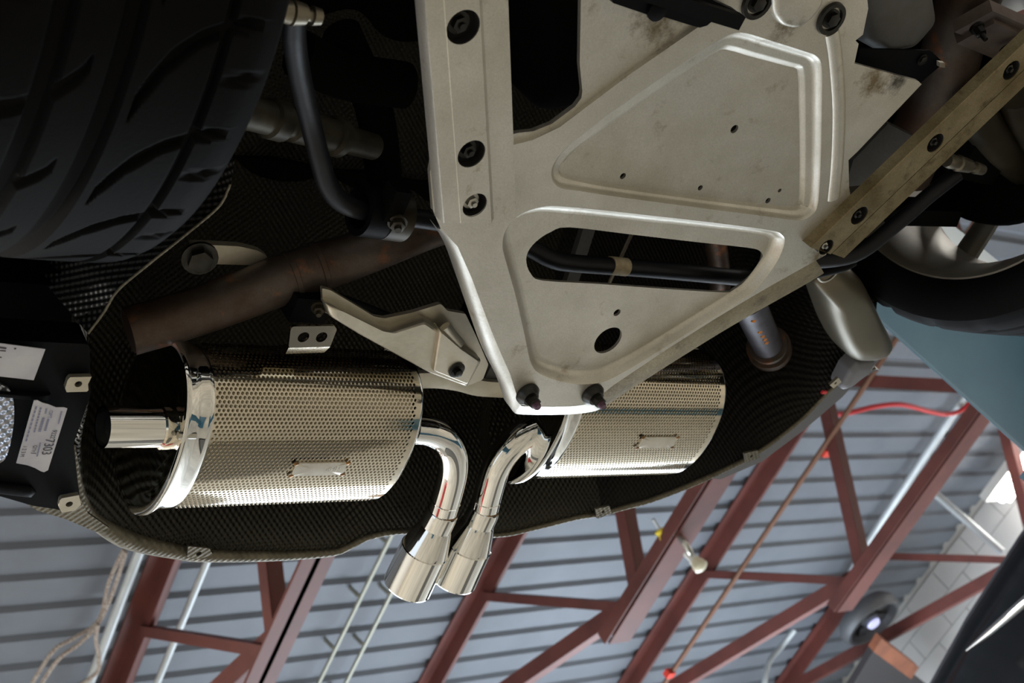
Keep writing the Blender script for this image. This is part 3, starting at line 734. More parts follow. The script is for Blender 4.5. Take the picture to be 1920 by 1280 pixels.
c_u = ac(1645, 342)[1]; c_lo = ac(1690, 388)[1]; c_m = ac(1672, 367)[1]; c_m2 = ac(1678, 374)[1]
sg = 1 if c_lo > c_u else -1
pf = [(c_u, .016, 0), (c_u + sg * .003, .001, 0), (c_u + sg * .004, 0, 1), (c_m, 0, 0), (c_m + sg * .001, .016, 0), (c_m + sg * .006, .017, 0), (c_m + sg * .0075, .004, 0), (c_lo - sg * .002, .003, 0), (c_lo, .016, 0)]
pf = sorted(pf, key=lambda q: q[0])
hc = ac(1683, 336)[1]
pf = fixflags(pf, hc)
rail(B0, B1, pf, [(a, hc, r) for (a, c), r in zip(hl, (.0145, .0145, .0145, .0125))], ALLOY_DIRT_SHADE, 'far muddy brace rail with oval bolt holes, running to the upper right', endcut=.35)

# ---- sway bar
zs = 1.15
bar_px = [(552, 30, 1.10), (552, 70, 1.11), (560, 130, 1.13), (580, 220, 1.15), (600, 300, 1.15), (614, 345, 1.15), (640, 378, 1.15), (690, 396, 1.15), (800, 412, 1.15), (900, 430, 1.15), (990, 463, 1.13), (1030, 484, 1.12), (1070, 493, 1.12), (1200, 503, 1.12), (1340, 516, 1.12), (1395, 520, 1.12), (1425, 512, 1.115), (1455, 494, 1.115), (1500, 490, 1.10), (1600, 478, 1.09), (1680, 420, 1.09), (1740, 368, 1.09), (1795, 325, 1.09)]
bp = np.array([P(x, y, z) for x, y, z in bar_px])
sb = mk('sway_bar', G().tube(bp, .0118, 18, True, 6), BAR, car, label='black bent sway bar that passes behind the slot of the alloy plate')
q = np.array([P(1143, 497.5, 1.12), P(1158, 499, 1.12), P(1173, 500.5, 1.12)]); mk('tape_band', G().tube(q, .0126, 18), TAPE, sb)
c = P(730, 398, 1.14)
g = G().lathe([(-.02, .03), (-.02, .022), (.02, .022), (.02, .03), (-.02, .03)], P(700, 398, 1.15), P(800, 412, 1.15) - P(690, 396, 1.15), 24); mk('bushing', g, BLACK, sb)
dirb = P(800, 412, 1.15) - P(690, 396, 1.15)
mk('bushing_clamp', G().lathe([(-.014, .031), (-.014, .026), (.014, .026), (.014, .031), (-.014, .031)], P(735, 402, 1.15), dirb, 28), OIL, sb)
g = G().box(P(738, 378, 1.13), (.022, .04, .025)); mk('clamp_ear', g, SOOT, sb)
g = G().hexbolt(P(745, 415, 1.118), (-.3, .3, -1), .009, .010, 1.3, .005); mk('bolt', g, OIL, sb)
for (x0, y0, x1, y1, zz) in ((524, 20, 600, 32, 1.06), (1775, 300, 1842, 318, 1.08)):
    p0 = P(x0, y0, zz); p1 = P(x1, y1, zz); d = p1 - p0
    L_ = np.linalg.norm(d)
    mk('link_joint', G().lathe([(0, 0), (0, .010), (.01, .0115), (L_ * .28, .0095), (L_ * .30, .0125), (L_ * .62, .010), (L_ * .64, .006), (L_ * .78, .006), (L_ * .79, .0095), (L_, .008), (L_ + .002, 0)], p0, d, 18), STEEL_DULL, sb)

# ---- suspension and engine pieces
p0 = P(412, 196, 1.18); p1 = P(700, 275, 1.24); d = p1 - p0; L_ = np.linalg.norm(d)
g = G().lathe([(0, .02), (L_ * .28, .019), (L_ * .29, .023), (L_ * .37, .023), (L_ * .38, .016), (L_ * .43, .016), (L_ * .44, .020), (L_ * .70, .019), (L_ * .71, .024), (L_ * .75, .024), (L_ * .76, .017), (L_, .016)], p0, d, 22)
mk('toe_link', g, mat('grimy_steel', rgb(70, 66, 54), .5, .4, rgb(44, 41, 32), 30), car, label='grimy toe link crossing behind the sway bar')
g = G()
lk = roundc(pz([(358, 458), (395, 459), (450, 462), (485, 470), (503, 482), (470, 497), (395, 495), (362, 490)], 1.24), .004)
mk('suspension_strap', g.prism(lk, 1.24, 1.25), STEEL_PALE, car, label='pale metal strap with a dark bolt under the rusty pipe')
mk('bolt', G().hexbolt(P(374, 482, 1.235), (-.2, 0, -1), .015, .014, 1.45), BOLT, bpy.data.objects['suspension_strap'])
mk('subframe_tube', G().tube(pz([(560, 100), (640, 140), (760, 160)], 1.35), .03, 14, True, 4), SOOT, car)
mk('subframe_leg', G().tube(pz([(640, 60), (700, 200), (720, 330)], 1.38), .025, 14, True, 4), SOOT, car)
mk('subframe_block', G().box((.95, .1, 1.40), (.25, .3, .2)), SOOT, car)
# gearbox and engine side
g = G().pillow(roundc(pz([(985, -60), (1080, -60), (1095, 60), (1060, 190), (990, 200)], 1.22), .02), .05, 6, .6, 1.5); mk('gearbox_case', g, SOOT, car, label='dark gearbox casting in the gap beside the plate')
g = G().pillow(roundc(pz([(1590, -60), (1730, -60), (1745, 30), (1700, 82), (1640, 92), (1600, 70)], 1.12), .012), .03, 6, .5, 1.45); mk('oil_pan', g, GREY, car, label='grey rounded oil pan at the top right')
g = G().prism(pz([(1606, 120), (1612, 92), (1745, 95), (1770, 118), (1725, 156)], 1.09), 1.09, 1.094); mk('heat_plate', g, BLACK, car)
mk('screw', G().hexbolt(P(1729, 112, 1.088), (0, 0, -1), .006, .004), BOLT, bpy.data.objects['heat_plate'])
mk('plate_clip', G().prism(pz([(1762, 117), (1772, 118), (1772, 127), (1762, 126)], 1.08), 1.08, 1.086), STEEL_PALE, bpy.data.objects['heat_plate'], smooth=0)
g = G().tube([P(1840, -60, 1.2), P(1800, 40, 1.2), P(1775, 130, 1.2), P(1735, 230, 1.2), P(1690, 330, 1.2)], .045, 18, True, 5); mk('down_pipe', g, RUST, car, label='dark exhaust down pipe at the upper right')
p0 = P(1870, 35, 1.14)
g = G()
ddv = P(1890, 70, 1.14) - P(1840, 45, 1.14)
for k in (0, 1):
    a = P(1822 + 4 * k, 30 + 22 * k, 1.14); b = P(1906 + 4 * k, 66 + 22 * k, 1.14); g.beam(a, b, .018, .06, up=(.3, .6, .4))
mk('pipe_flange', g, mat('flange_steel', rgb(120, 108, 102), .5, .5, rgb(96, 84, 78), 20), car, label='two bolted flange plates of the down pipe')
for (x, y) in ((1830, 50), (1885, 92)): mk('bolt', G().hexbolt(P(x, y, 1.12), (0, .3, -1), .008, .016, 1.3, .01), BOLT, bpy.data.objects['pipe_flange'])
g = G().prism(pz([(1585, 350), (1600, 300), (1665, 232), (1725, 262), (1640, 345)], 1.13), 1.13, 1.15); mk('engine_pan', g, GREY, car, label='smooth grey pan between plate and far brace rail')
g = G()
g.beam(P(1660, 395, 1.2), P(1790, 398, 1.16), .03, .04); mk('control_arm', g, SOOT, car)
g = G().tube([P(1820, 195, 1.12), P(1870, 270, 1.13), P(1940, 330, 1.14)], .03, 16, True, 4); mk('trailing_arm', g, OIL, car, label='oily brown trailing arm beside the far brace rail')
g = G().tube([P(1905, 170, 1.10), P(1935, 260, 1.12)], .03, 16); mk('shock_absorber', g, OIL, car)
g = G().box((1.84, .34, 1.24), (.10, .20, .24)); mk('wheel_carrier', g, SOOT, car)
mk('inner_arch', G().box((1.72, .12, 1.47), (.5, .5, .1)), SOOT, car)
mk('heater_pipe', G().tube([P(1340, 440, 1.24), P(1348, 500, 1.24), P(1352, 570, 1.25)], .017, 16, True, 3), RUST, car)
mk('brake_line', G().tube([P(1190, 425, 1.22), P(1160, 490, 1.22), P(1120, 580, 1.22)], .003, 8), STEEL_DULL, car)
mk('cable_tray', G().prism(pz([(1095, 425), (1118, 425), (1075, 560), (1052, 560)], 1.24), 1.24, 1.25), GREY, car, smooth=0)
# black tray over the plate's front
cov = pz([(1132, -40), (1150, 6), (1215, 28), (1226, 34), (1245, 32), (1290, 46), (1312, 52), (1326, 48), (1340, 36), (1388, 49), (1390, 46), (1383, 22), (1250, -40)], ZP - .02)
g = G().prism(cov, ZP - .02, ZP - .008); mk('plastic_tray', g, BLACK, car, label='black plastic tray overlapping the front of the plate')
mk('push_pin', G().lathe([(0, 0), (0, .012), (.004, .012), (.006, .006), (.006, 0)], P(1230, 18, ZP - .02), (0, 0, -1), 20), BLACK, bpy.data.objects['plastic_tray'])
mk('tray_rib', G().beam(P(1190, -20, ZP - .03), P(1386, 40, ZP - .03), .016, .012), BLACK, bpy.data.objects['plastic_tray'], smooth=0)

# ---- wheel arch liner of the near wheel
an_ = np.radians(np.linspace(84, 215, 40)); g = G()
ar = lambda x, r: [(x, .42 + r * math.sin(a), 1.275 - r * math.cos(a)) for a in an_]
g.loft([ar(.56, .10), ar(.56, .39), ar(.20, .39), ar(.20, .405), ar(.575, .405)], closed=False)
mk('wheel_arch_liner', g, SOOT, car, smooth=30)
mk('fender_liner', G().box((.38, .82, 1.31), (.42, .34, .02)).box((.19, .85, 1.38), (.02, .8, .4)), SOOT, car, smooth=0)
# ---- heat shield bay
rear_px = [(138, 830), (146, 905), (165, 962), (205, 995), (260, 1018), (330, 1033), (375, 1040), (470, 1042), (560, 1040), (630, 1034), (662, 1020), (692, 1006), (742, 997), (800, 998), (930, 1003), (1000, 990), (1080, 970), (1130, 962), (1165, 952), (1220, 937), (1290, 910), (1345, 886), (1420, 848), (1500, 788), (1560, 728), (1602, 702), (1640, 690)]
rear_pts = pz(rear_px, 1.2)
left_px = [(440, 300), (432, 345), (412, 385), (360, 430), (270, 502), (220, 545), (195, 585), (165, 625), (168, 740), (140, 830)]
lpts = pz(left_px, 1.16); lpts[-1] = rear_pts[0]
front_pts = np.array([lpts[0], (.74, .56, 1.36), (.9, .50, 1.40), (1.2, .47, 1.42), (1.5, .48, 1.42), (1.75, .54, 1.38), (1.90, .62, 1.25)])
right_pts = np.array([front_pts[-1], (1.93, .70, 1.22), (1.98, .80, 1.2), rear_pts[-1]])
def resamp(p, n):
    p = spline(p, 4)[0]; d = np.r_[0, np.cumsum(np.linalg.norm(np.diff(p, axis=0), axis=1))]; d /= d[-1]
    u = np.linspace(0, 1, n); return np.stack([np.interp(u, d, p[:, k]) for k in range(3)], -1)
NU, NV = 130, 70
Rr, Fr, Lf, Rt = resamp(rear_pts, NU), resamp(front_pts, NU), resamp(lpts, NV), resamp(right_pts, NV)
U = np.linspace(0, 1, NU)[None, :, None]; Vv = np.linspace(0, 1, NV)[:, None, None]
S_ = (1 - Vv) * Fr[None] + Vv * Rr[None] + (1 - U) * Lf[:, None] + U * Rt[:, None] - ((1 - U) * (1 - Vv) * Fr[0] + U * (1 - Vv) * Fr[-1] + (1 - U) * Vv * Rr[0] + U * Vv * Rr[-1])
sm = lambda x: np.clip(x, 0, 1) ** 2 * (3 - 2 * np.clip(x, 0, 1))
ramp_ = sm(U[0, :, 0] / .10)[None] * sm((1 - U[0, :, 0]) / .12)[None] * sm((1 - Vv[:, 0, 0]) / .30)[:, None]
S_[:, :, 2] += .20 * ramp_ + .006 * np.sin(S_[:, :, 0] * 40) * np.sin(S_[:, :, 1] * 31) * ramp_
np_ = S_.reshape(-1, 3)
JS = int(np.argmin(np.abs(Rr[:, 0] - P(1127, 962, 1.2)[0])))            # the bay changes to a darker shield panel at a seam
cells = lambda j0, j1: [(i * NU + j, i * NU + j + 1, (i + 1) * NU + j + 1, (i + 1) * NU + j) for i in range(NV - 1) for j in range(j0, j1)]
g = G(); g.add(np_, cells(0, JS))
body_side(resamp(rear_pts, 60))
HS = mk('heat_shield', g, SHIELD, car, smooth=60, label='large dark embossed heat shield forming the bay above the mufflers')
mk('darker_panel', G().add(np_, cells(JS, NU - 1)), mat('darker_shield', rgb(20, 19, 16), .6, .2, rgb(13, 12, 11), 6, emboss=.7, epitch=.0047, spec=.2), HS, smooth=60, label='darker right side of the heat shield')
g = G(); rim_c = resamp(rear_pts, 160)
wv = np.interp(np.linspace(0, 1, 160), [0, .04, .12, .2, .3, .42, .5, .75, .9, 1], [.004, .006, .013, .010, .007, .0035, .004, .006, .004, .003])
mk('crimped_rim', g.tube(rim_c, wv, 10, True, 0), SHIELD_BRIGHT, HS, label='pale crimped rim of the heat shield')
mk('shield_edge', G().tube(resamp(lpts[1:8], 60), .0015, 8), SHIELD_BRIGHT, HS)
# side wall rising from the left edge, towards the wheel
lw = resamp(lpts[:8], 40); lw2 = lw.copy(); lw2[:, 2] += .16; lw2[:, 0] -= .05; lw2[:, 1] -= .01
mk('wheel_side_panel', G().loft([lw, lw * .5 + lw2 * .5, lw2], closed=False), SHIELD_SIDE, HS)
rib_ = pz([(300, 960), (330, 1000), (350, 1036)], 1.205)
mk('tab', G().prism(pz([(352, 1022), (392, 1026), (398, 1038), (372, 1046), (350, 1042)], 1.19), 1.188, 1.191, [circle(P(372, 1036, 1.19), .004, 12)]), SHIELD_BRIGHT, HS, smooth=0)
for x, y in ((1127, 962), (1405, 858)):
    mk('tab', G().prism(pz([(x - 12, y - 10), (x + 14, y - 16), (x + 18, y - 2), (x - 8, y + 8)], 1.19), 1.187, 1.191, [circle(P(x + 2, y - 5, 1.19), .003, 10)]), SHIELD_BRIGHT, HS, smooth=0)
seam = [P(1060, 900, 1.30), P(1080, 935, 1.24), P(1122, 966, 1.195)]
mk('seam_strip', G().tube(seam, .006, 8, True, 4, .4), BLACK, HS)
mk('shield_lip', G().prism(pz([(38, 938), (75, 946), (118, 958), (150, 934), (165, 962), (205, 990), (180, 997), (120, 972), (70, 957)], 1.17), 1.17, 1.174), SHIELD_BRIGHT, HS, smooth=0, label='bright torn lip of the heat shield below the plastic bumper')

# ---- bumper plastics on the near side
bump_o = roundc(pz([(-120, 628), (60, 640), (168, 645), (170, 740), (138, 832), (146, 905), (150, 932), (118, 956), (62, 948), (0, 930), (-120, 900)], 1.15), .006, 3)
g = G().prism(bump_o, 1.15, 1.19)
BP = mk('bumper_plastic', g, BLACK, car, smooth=30, label='black plastic bumper underside with white stickers at the left')
for pts, zz in (([(-60, 725), (95, 738), (95, 748), (-60, 735)], 1.142), ([(-60, 895), (60, 912), (68, 922), (60, 930), (-60, 915)], 1.142)):
    mk('rib', G().pillow(pz(pts, zz + .006), .006, 3, .5, 1.152), BLACK, BP)
g = G().prism(cspline(pz([(-40, 722), (8, 724), (24, 745), (26, 790), (16, 845), (0, 868), (-40, 870)], 1.146), 4), 1.146, 1.151); mk('mesh_insert', g, mat('embossed_bright', rgb(150, 154, 164), .35, .9, emboss=1.0, epitch=.0065), BP, smooth=0, label='bright embossed metal insert')
for pts, h in (([(127, 712), (132, 707), (172, 706), (165, 720), (166, 731), (163, 734), (125, 735), (122, 728)], (147, 720)), ([(112, 938), (116, 934), (148, 928), (152, 946), (140, 957), (116, 961), (110, 950)], (130, 945))):
    mk('clip_nut', G().prism(pz(pts, 1.14), 1.14, 1.146, [circle(P(*h, 1.14), .0042, 14)]), STEEL_PALE, BP, smooth=0, label='pale metal clip with a round hole')
# stickers
st1 = pz([(-30, 639), (0, 643), (85, 654), (63, 712), (0, 705), (-30, 702)], 1.143); g = G().prism(st1, 1.1425, 1.1435); s1 = mk('sticker', g, STICKER, BP, smooth=0, label='white printed sticker cut by the left edge')
def strip(px0, px1, wpx, z):
    a = P(*px0, z); b = P(*px1, z); d = (b - a); n = np.array([-d[1], d[0], 0]); n /= np.linalg.norm(n); n *= wpx / 2 / 1350
    return [a + n, b + n, b - n, a - n]
g = G()
for a, b, wd in (((-10, 650), (12, 653), 3), ((27, 653), (30, 654), 3), ((0, 657), (11, 658), 2), ((-10, 668), (3, 670), 2)): g.add(strip(a, b, wd, 1.1422), [(0, 1, 2, 3)])
mk('print_lines', g, INK, BP, smooth=0, kind='stuff')
ZS = 1.136
st2c = zm(20, 740, .125, [(350, 85), (400, 80), (480, 122), (560, 140), (680, 188), (800, 188), (850, 205), (740, 560), (560, 1130), (500, 1160), (450, 1145), (360, 1095), (250, 1055), (85, 1025), (200, 620)])
g = G().prism(pz(st2c, ZS), ZS, ZS + .0008); s2 = mk('sticker', g, STICKER, BP, smooth=0, label='curling white part number sticker')
def zmp(x, y): return P(20 + .125 * x, 740 + .125 * y, ZS - .0006)
xd = zmp(510, 870) - zmp(620, 545); yd = zmp(700, 700) - zmp(560, 660)
letters('lettering', '7303', zmp(530, 660), zmp(500, 875) - zmp(560, 665), yd, .0155, INK, BP, squeeze=.78)
letters('lettering', '9222', zmp(632, 528), zmp(620, 640) - zmp(652, 535), yd, .0075, INK, BP, squeeze=.85)
letters('lettering', 'QTY', zmp(352, 755), zmp(300, 870) - zmp(352, 755) , yd, .006, INK, BP, squeeze=.8)
letters('lettering', '1', zmp(315, 850), zmp(290, 900) - zmp(315, 850), yd, .009, INK, BP)
letters('lettering', '1 2 3 M', zmp(190, 765), zmp(145, 910) - zmp(190, 765), yd, .007, INK, BP, squeeze=.75)
letters('lettering', 'OPT', zmp(580, 235), zmp(560, 310) - zmp(580, 235), yd, .0065, INK2, BP, squeeze=.9)
g = G(); g2 = G()
for a, b, wd in (((385, 175), (225, 715), 2.6), ((455, 190), (350, 575), 2.6), ((495, 345), (430, 560), 4.2), ((565, 365), (515, 545), 3.4), ((540, 205), (520, 285), 2.6), ((765, 250), (715, 440), 2.2), ((445, 720), (395, 930), 2.4)):
    n_ = 9; A = np.array(a, float); B = np.array(b, float)
    for k in range(n_):
        u0 = A + (B - A) * k / n_; u1 = A + (B - A) * (k + .72) / n_
        g2.add(strip((20 + .125 * u0[0], 740 + .125 * u0[1]), (20 + .125 * u1[0], 740 + .125 * u1[1]), wd, ZS - .0006), [(0, 1, 2, 3)])
mk('print_lines', g2, INK2, BP, smooth=0, kind='stuff')

# ---- right bumper corner, lip and clips
cor = cspline(pz(zm(1440, 480, .2188, [(370, 205), (420, 330), (480, 500), (530, 620), (600, 750), (690, 850), (800, 868), (920, 855), (1010, 805), (1030, 720), (990, 620), (930, 510), (830, 300), (730, 130), (560, 70), (430, 130)]), 1.19), 4)
mk('bumper_corner', G().pillow(cor, .035, 9, .5, 1.22), SILVER, car, smooth=70, label='silver beige painted bumper corner behind the far wheel')
lipo = pz([(1330, 893), (1345, 884), (1420, 846), (1500, 786), (1556, 728), (1590, 700), (1625, 690), (1645, 690), (1610, 704), (1575, 742), (1500, 806), (1425, 862), (1348, 895)], 1.21)
mk('bumper_lip', G().prism(lipo, 1.205, 1.23), mat('grey_bumper_plastic', rgb(92, 94, 100), .5), car, smooth=30, label='grey lower lip of the rear bumper')
lp2 = roundc(pz([(1575, 720), (1590, 690), (1605, 675), (1640, 672), (1632, 690), (1610, 705), (1590, 722), (1575, 728)], 1.18), .004)
mk('lip_fold', G().pillow(lp2, .012, 4, .5, 1.205), mat('grey_blue_plastic', rgb(112, 114, 122), .45), car)
mk('clip_nut', G().prism(pz([(1556, 722), (1572, 708), (1578, 716), (1563, 728)], 1.17), 1.17, 1.175, [circle(P(1567, 718, 1.17), .003, 10)]), STEEL_PALE, car, smooth=0)
mk('red_tag', G().box(P(1545, 735, 1.17), (.012, .006, .004)), REDHOSE, car, smooth=0)
mk('wire_clip', G().tube([P(1530, 515, 1.1), P(1540, 527, 1.1), P(1555, 524, 1.1), P(1570, 508, 1.1), P(1560, 500, 1.1)], .002, 8, True, 6), ZINC, car)
mk('hose_end', G().tube([P(1530, 512, 1.1), P(1580, 500, 1.09), P(1600, 490, 1.09)], .008, 10, True, 4), BLACK, car)

# ---- rusty exhaust pipe
rp = np.array([P(241, 621, 1.22), P(330, 596, 1.22), P(420, 566, 1.22), P(520, 528, 1.22), P(600, 500, 1.22), P(700, 467, 1.22), P(800, 432, 1.23), P(900, 400, 1.25)])
g = G(); g.tube(rp, np.array([.0295, .0295, .0298, .031, .031, .028, .025, .025]), 26, False, 5); g.tube(rp, np.array([.027, .027, .027, .028, .028, .026, .023, .023]), 26, True, 5)
EP = mk('exhaust_pipe', g, RUST, car, label='rusty brown cut exhaust pipe below the near tyre')
for x, y, r in ((548, 518, .0325), (598, 500, .0325)):
    c = P(x, y, 1.22); d = rp[4] - rp[3]; mk('pipe_band', G().lathe([(-.004, r - .002), (-.003, r), (.003, r), (.004, r - .002)], c, d, 28), RUST, EP)
pp = [P(1400, 560, 1.15), P(1418, 600, 1.20), P(1440, 648, 1.26)]
from mathutils.bvhtree import BVHTree
g = G().tube(pp, .0265, 24, True, 4); stub = BVHTree.FromPolygons(np.vstack(g.v).tolist(), g.f); E2 = mk('exhaust_pipe', g, mat('blued_steel', rgb(74, 70, 78), .5, .6, rgb(54, 51, 54), 30), car, label='dark exhaust pipe stub with orange marks at the right of the plate')
d = pp[2] - pp[1]; d /= np.linalg.norm(d)
mk('pipe_ring', G().lathe([(0, .02), (0, .0335), (.014, .0335), (.014, .029), (.02, .029), (.02, .039), (.045, .039), (.045, .02)], pp[2] - d * .012, d, 32), RUST, E2)
g = G()
for (x, y, sx, sy) in ((1413, 601, 8, 6), (1425, 622, 8, 7), (1430, 630, 8, 6), (1434, 636, 8, 5), (1437, 642, 9, 5)):
    hit = stub.ray_cast(Vector((0, 0, 0)), Vector(ray(x, y)).normalized())[0]
    if hit is None: continue
    c = np.array(hit)
    mk('paint_mark', G().box(c, (.007, .005, .003)), ORANGE, E2, smooth=0)

# ---- hanger bracket (folded alloy arm)
Z6 = lambda pts: zm(440, 360, .2812, pts)
zb_ = 1.16
body = roundc(pz(Z6([(582, 640), (640, 655), (800, 750), (930, 830), (1000, 842), (1190, 802), (1375, 745), (1420, 792), (1540, 812), (1610, 960), (1692, 1150), (1655, 1250), (1560, 1290), (1300, 1195), (1000, 1030), (800, 920), (600, 800), (588, 720)]), zb_), .003, 3)
g = G().prism(body, zb_, zb_ + .006); HB = mk('hanger_bracket', g, STEEL_PALE, car, smooth=30, level=True, label='folded pale alloy bracket arm between rusty pipe and plate')
ch = roundc(pz(Z6([(590, 725), (640, 735), (950, 890), (1040, 905), (1260, 835), (1350, 895), (1500, 1020), (1640, 1110), (1545, 1285), (1300, 1195), (1000, 1030), (800, 920), (604, 800)]), zb_ - .008), .004, 3)
mk('folded_channel', G().pillow(ch, .010, 4, .12, zb_ + .001), STEEL_PALE, HB, smooth=35, level=True)
st = roundc(pz(Z6([(1355, 900), (1500, 1025), (1625, 1110), (1545, 1275), (1310, 1180)]), zb_ - .018), .004, 3)
mk('end_pad', G().pillow(st, .006, 4, .1, zb_ - .006), STEEL_PALE, HB, smooth=35, level=True)
mk('pressed_bead', G().tube(pz(Z6([(1400, 895), (1450, 960), (1500, 1020)]), zb_ - .016), .008, 12, True, 4, .6), STEEL_PALE, HB)
g = G().lathe([(0, .011), (-.001, .012), (-.002, .007), (-.001, 0)], P(440 + .2812 * 1480, 360 + .2812 * 1185, zb_ - .025), (0, 0, 1), 20); g.hexbolt(P(440 + .2812 * 1480, 360 + .2812 * 1190, zb_ - .025), (0, 0, -1), .006, .008)
mk('bolt', g, BOLT, HB)
mk('rubber_mount', G().box(P(575, 570, 1.19), (.05, .035, .03)), BLACK, HB)
mk('bolt', G().hexbolt(P(598, 575, 1.16), (-.4, .2, -1), .007, .010, 1.4, .006), OIL, HB)
mk('support_tube', G().tube([P(620, 560, 1.2), P(700, 590, 1.2), P(760, 615, 1.2)], .011, 14, True, 3), BAR, HB)
# pale curved strap
sp = pz([(770, 712), (820, 711), (860, 716), (900, 726), (960, 730)], 1.19)
g = G(); wv_ = [.012, .012, .0125, .0125, .0125]
rings = []
for k, p in enumerate(spline(sp, 5)[0]):
    rings.append([p + (0, -.014, .004), p + (0, -.0135, -.003), p + (0, 0, -.005), p + (0, .0135, -.003), p + (0, .014, .004)])
mk('hanger_strap', g.loft(rings, False), STEEL_PALE, car, label='pale metal strap between the near muffler and the plate')
mk('mount_block', G().box(P(930, 690, 1.22), (.07, .05, .05)), GREY, car)
mk('mount_rubber', G().box(P(905, 600, 1.25), (.05, .12, .05)), BLACK, car)

# ---- mufflers
AY, AZ = .112, .080
def oval(t, k=1.0, grow=0.0):
    """superellipse section; t = 0 at the bottom, grows towards the rear; returns (y, z, ny, nz) about the centre"""
    s, c = math.sin(t), math.cos(t); n = 2.25
    y = (AY + grow) * math.copysign(abs(s) ** (2 / n), s); z = -(AZ + grow) * math.copysign(abs(c) ** (2 / n), c)
    return y * k, z * k
TS = np.linspace(-math.pi, math.pi, 721)
OV = np.array([oval(t) for t in TS]); LEN = np.r_[0, np.cumsum(np.linalg.norm(np.diff(OV, axis=0), axis=1))]
PER = LEN[-1]; S0 = np.interp(0, TS, LEN)
def at_s(s, grow=0.0):
    """point and normal of the section at arc length s from the lowest point (+ = rearwards)"""
    t = np.interp(S0 + s, LEN, TS); e = .004
    y, z = oval(t); y1, z1 = oval(t + e); y0, z0 = oval(t - e)
    ty, tz = y1 - y0, z1 - z0; L = math.hypot(ty, tz); ny, nz = tz / L, -ty / L
    if ny * y + nz * z < 0: ny, nz = -ny, -nz
    return y + ny * grow, z + nz * grow, ny, nz
def muffler(Xa, Xb, Yc, Zc, badge_px, label, inlet):
    """Xa..Xb along the car's width"""
    o = np.array((0, Yc, Zc)); n = 120
    ss = np.linspace(-PER / 2, PER / 2, n, endpoint=False)
    def ring(x, grow, k=1.0):
        out = []
        for s in ss:
            y, z, _, _ = at_s(s, grow); out.append((x, Yc + y * k, Zc + z * k))
        return out
    g = G(); g.loft([ring(Xa - .001, -.0035), ring(Xb + .001, -.0035)])
    mf = mk('muffler', g, CORE, car, label=label)
    # rolled end caps
    for x, sgn in ((Xa, -1), (Xb, 1)):
        pr = [(-.004, .0005), (.0, .0022), (.004, .0027), (.014, .0034), (.022, .0050), (.029, .0078), (.033, .0090), (.036, .0082), (.037, .004), (.035, -.003)] if inlet == sgn else [(-.003, .0005), (.002, .001), (.006, .0), (.010, -.004), (.012, -.010)]
        rings = [ring(x + sgn * a, gr) for a, gr in pr]
        a, gr = pr[-1]
        for k in (.86, .6, .3, .05): rings.append(ring(x + sgn * (a + .004 * (1 - k) * 0), gr, k))
        mk('end_cap', G().loft(rings), CHROME, mf, smooth=60)
    # perforated sheet with real holes
    px_, rw = .0059, .0051; hr = .0022
    s_lo, s_hi = -PER * .285, PER * .30
    nr = int((s_hi - s_lo) / rw); nx = int((Xb - Xa - .006) / px_)
    V = []; Nn = []; Fc = []; gr0 = .0012
    def badge_at():
        best = None
        for s in np.linspace(-.12, .16, 141):
            y, z, ny, nz = at_s(s, gr0)
            # ray through the badge centre meets the tangent line
            r = ray(*badge_px); lam = np.linspace(.4, 1.2, 1) if False else None
            p = np.array((0, Yc + y, Zc + z)); nv = np.array((0, ny, nz))
            k = (p @ nv) / (r @ nv); q = r * k; dd = math.hypot(q[1] - p[1], q[2] - p[2])
            if nv @ r < 0 and (best is None or dd < best[0]): best = (dd, s, q[0])
        return best
    _, sb_, xb_ = badge_at()
    BW, BH = .076, .022
    def pt(x, s, gr): y, z, ny, nz = at_s(s, gr); V.append((x, Yc + y, Zc + z)); Nn.append((0, ny, nz)); return len(V) - 1
    an = [(-math.pi * .75 + k * math.pi / 4) for k in range(8)]
    x0_ = Xa + .003
    for r_ in range(nr):
        sc = s_lo + (r_ + .5) * rw
        cells = [x0_ + (i + .5) * px_ + (px_ / 2 if r_ % 2 else 0) for i in range(nx - (r_ % 2))]
        # plain margins
        for (xa_, xb2) in ((x0_ - .006, cells[0] - px_ / 2), (cells[-1] + px_ / 2, Xb + .003)):
            q = [pt(xa_, sc - rw / 2, gr0), pt(xb2, sc - rw / 2, gr0), pt(xb2, sc + rw / 2, gr0), pt(xa_, sc + rw / 2, gr0)]; Fc.append(q)
        for xc in cells:
            h, k = px_ / 2, rw / 2
            sq = [(-h, -k), (0, -k), (h, -k), (h, 0), (h, k), (0, k), (-h, k), (-h, 0)]
            a_ = [pt(xc + u, sc + v, gr0) for u, v in sq]
            if abs(xc - xb_) < BW / 2 - .004 and abs(sc - sb_) < BH / 2 - .003: Fc.append(a_); continue
            b_ = [pt(xc + hr * math.cos(t), sc + hr * math.sin(t), gr0) for t in an]
            c_ = [pt(xc + hr * math.cos(t), sc + hr * math.sin(t), gr0 - .0016) for t in an]
            for i in range(8):
                j = (i + 1) % 8; Fc.append((a_[i], a_[j], b_[j], b_[i])); Fc.append((b_[i], b_[j], c_[j], c_[i]))
    me = bpy.data.meshes.new('perforated_sheet'); oo = np.array(((Xa + Xb) / 2, Yc, Zc - AZ))
    VA = np.array(V); NA = np.array(Nn)
    for i, f in enumerate(Fc):
        a_, b_, c_ = VA[f[0]], VA[f[1]], VA[f[2]]
        if len(f) == 4 and abs(np.cross(b_ - a_, c_ - a_) @ NA[f[0]]) > 1e-9 or len(f) > 4:
            q = np.cross(VA[f[1]] - a_, VA[f[-2]] - a_) if len(f) > 4 else np.cross(b_ - a_, c_ - a_)
            if q @ NA[f[0]] < 0: Fc[i] = tuple(reversed(f))
    me.from_pydata((VA - oo).tolist(), [], Fc); me.materials.append(CHROME2); me.shade_smooth()
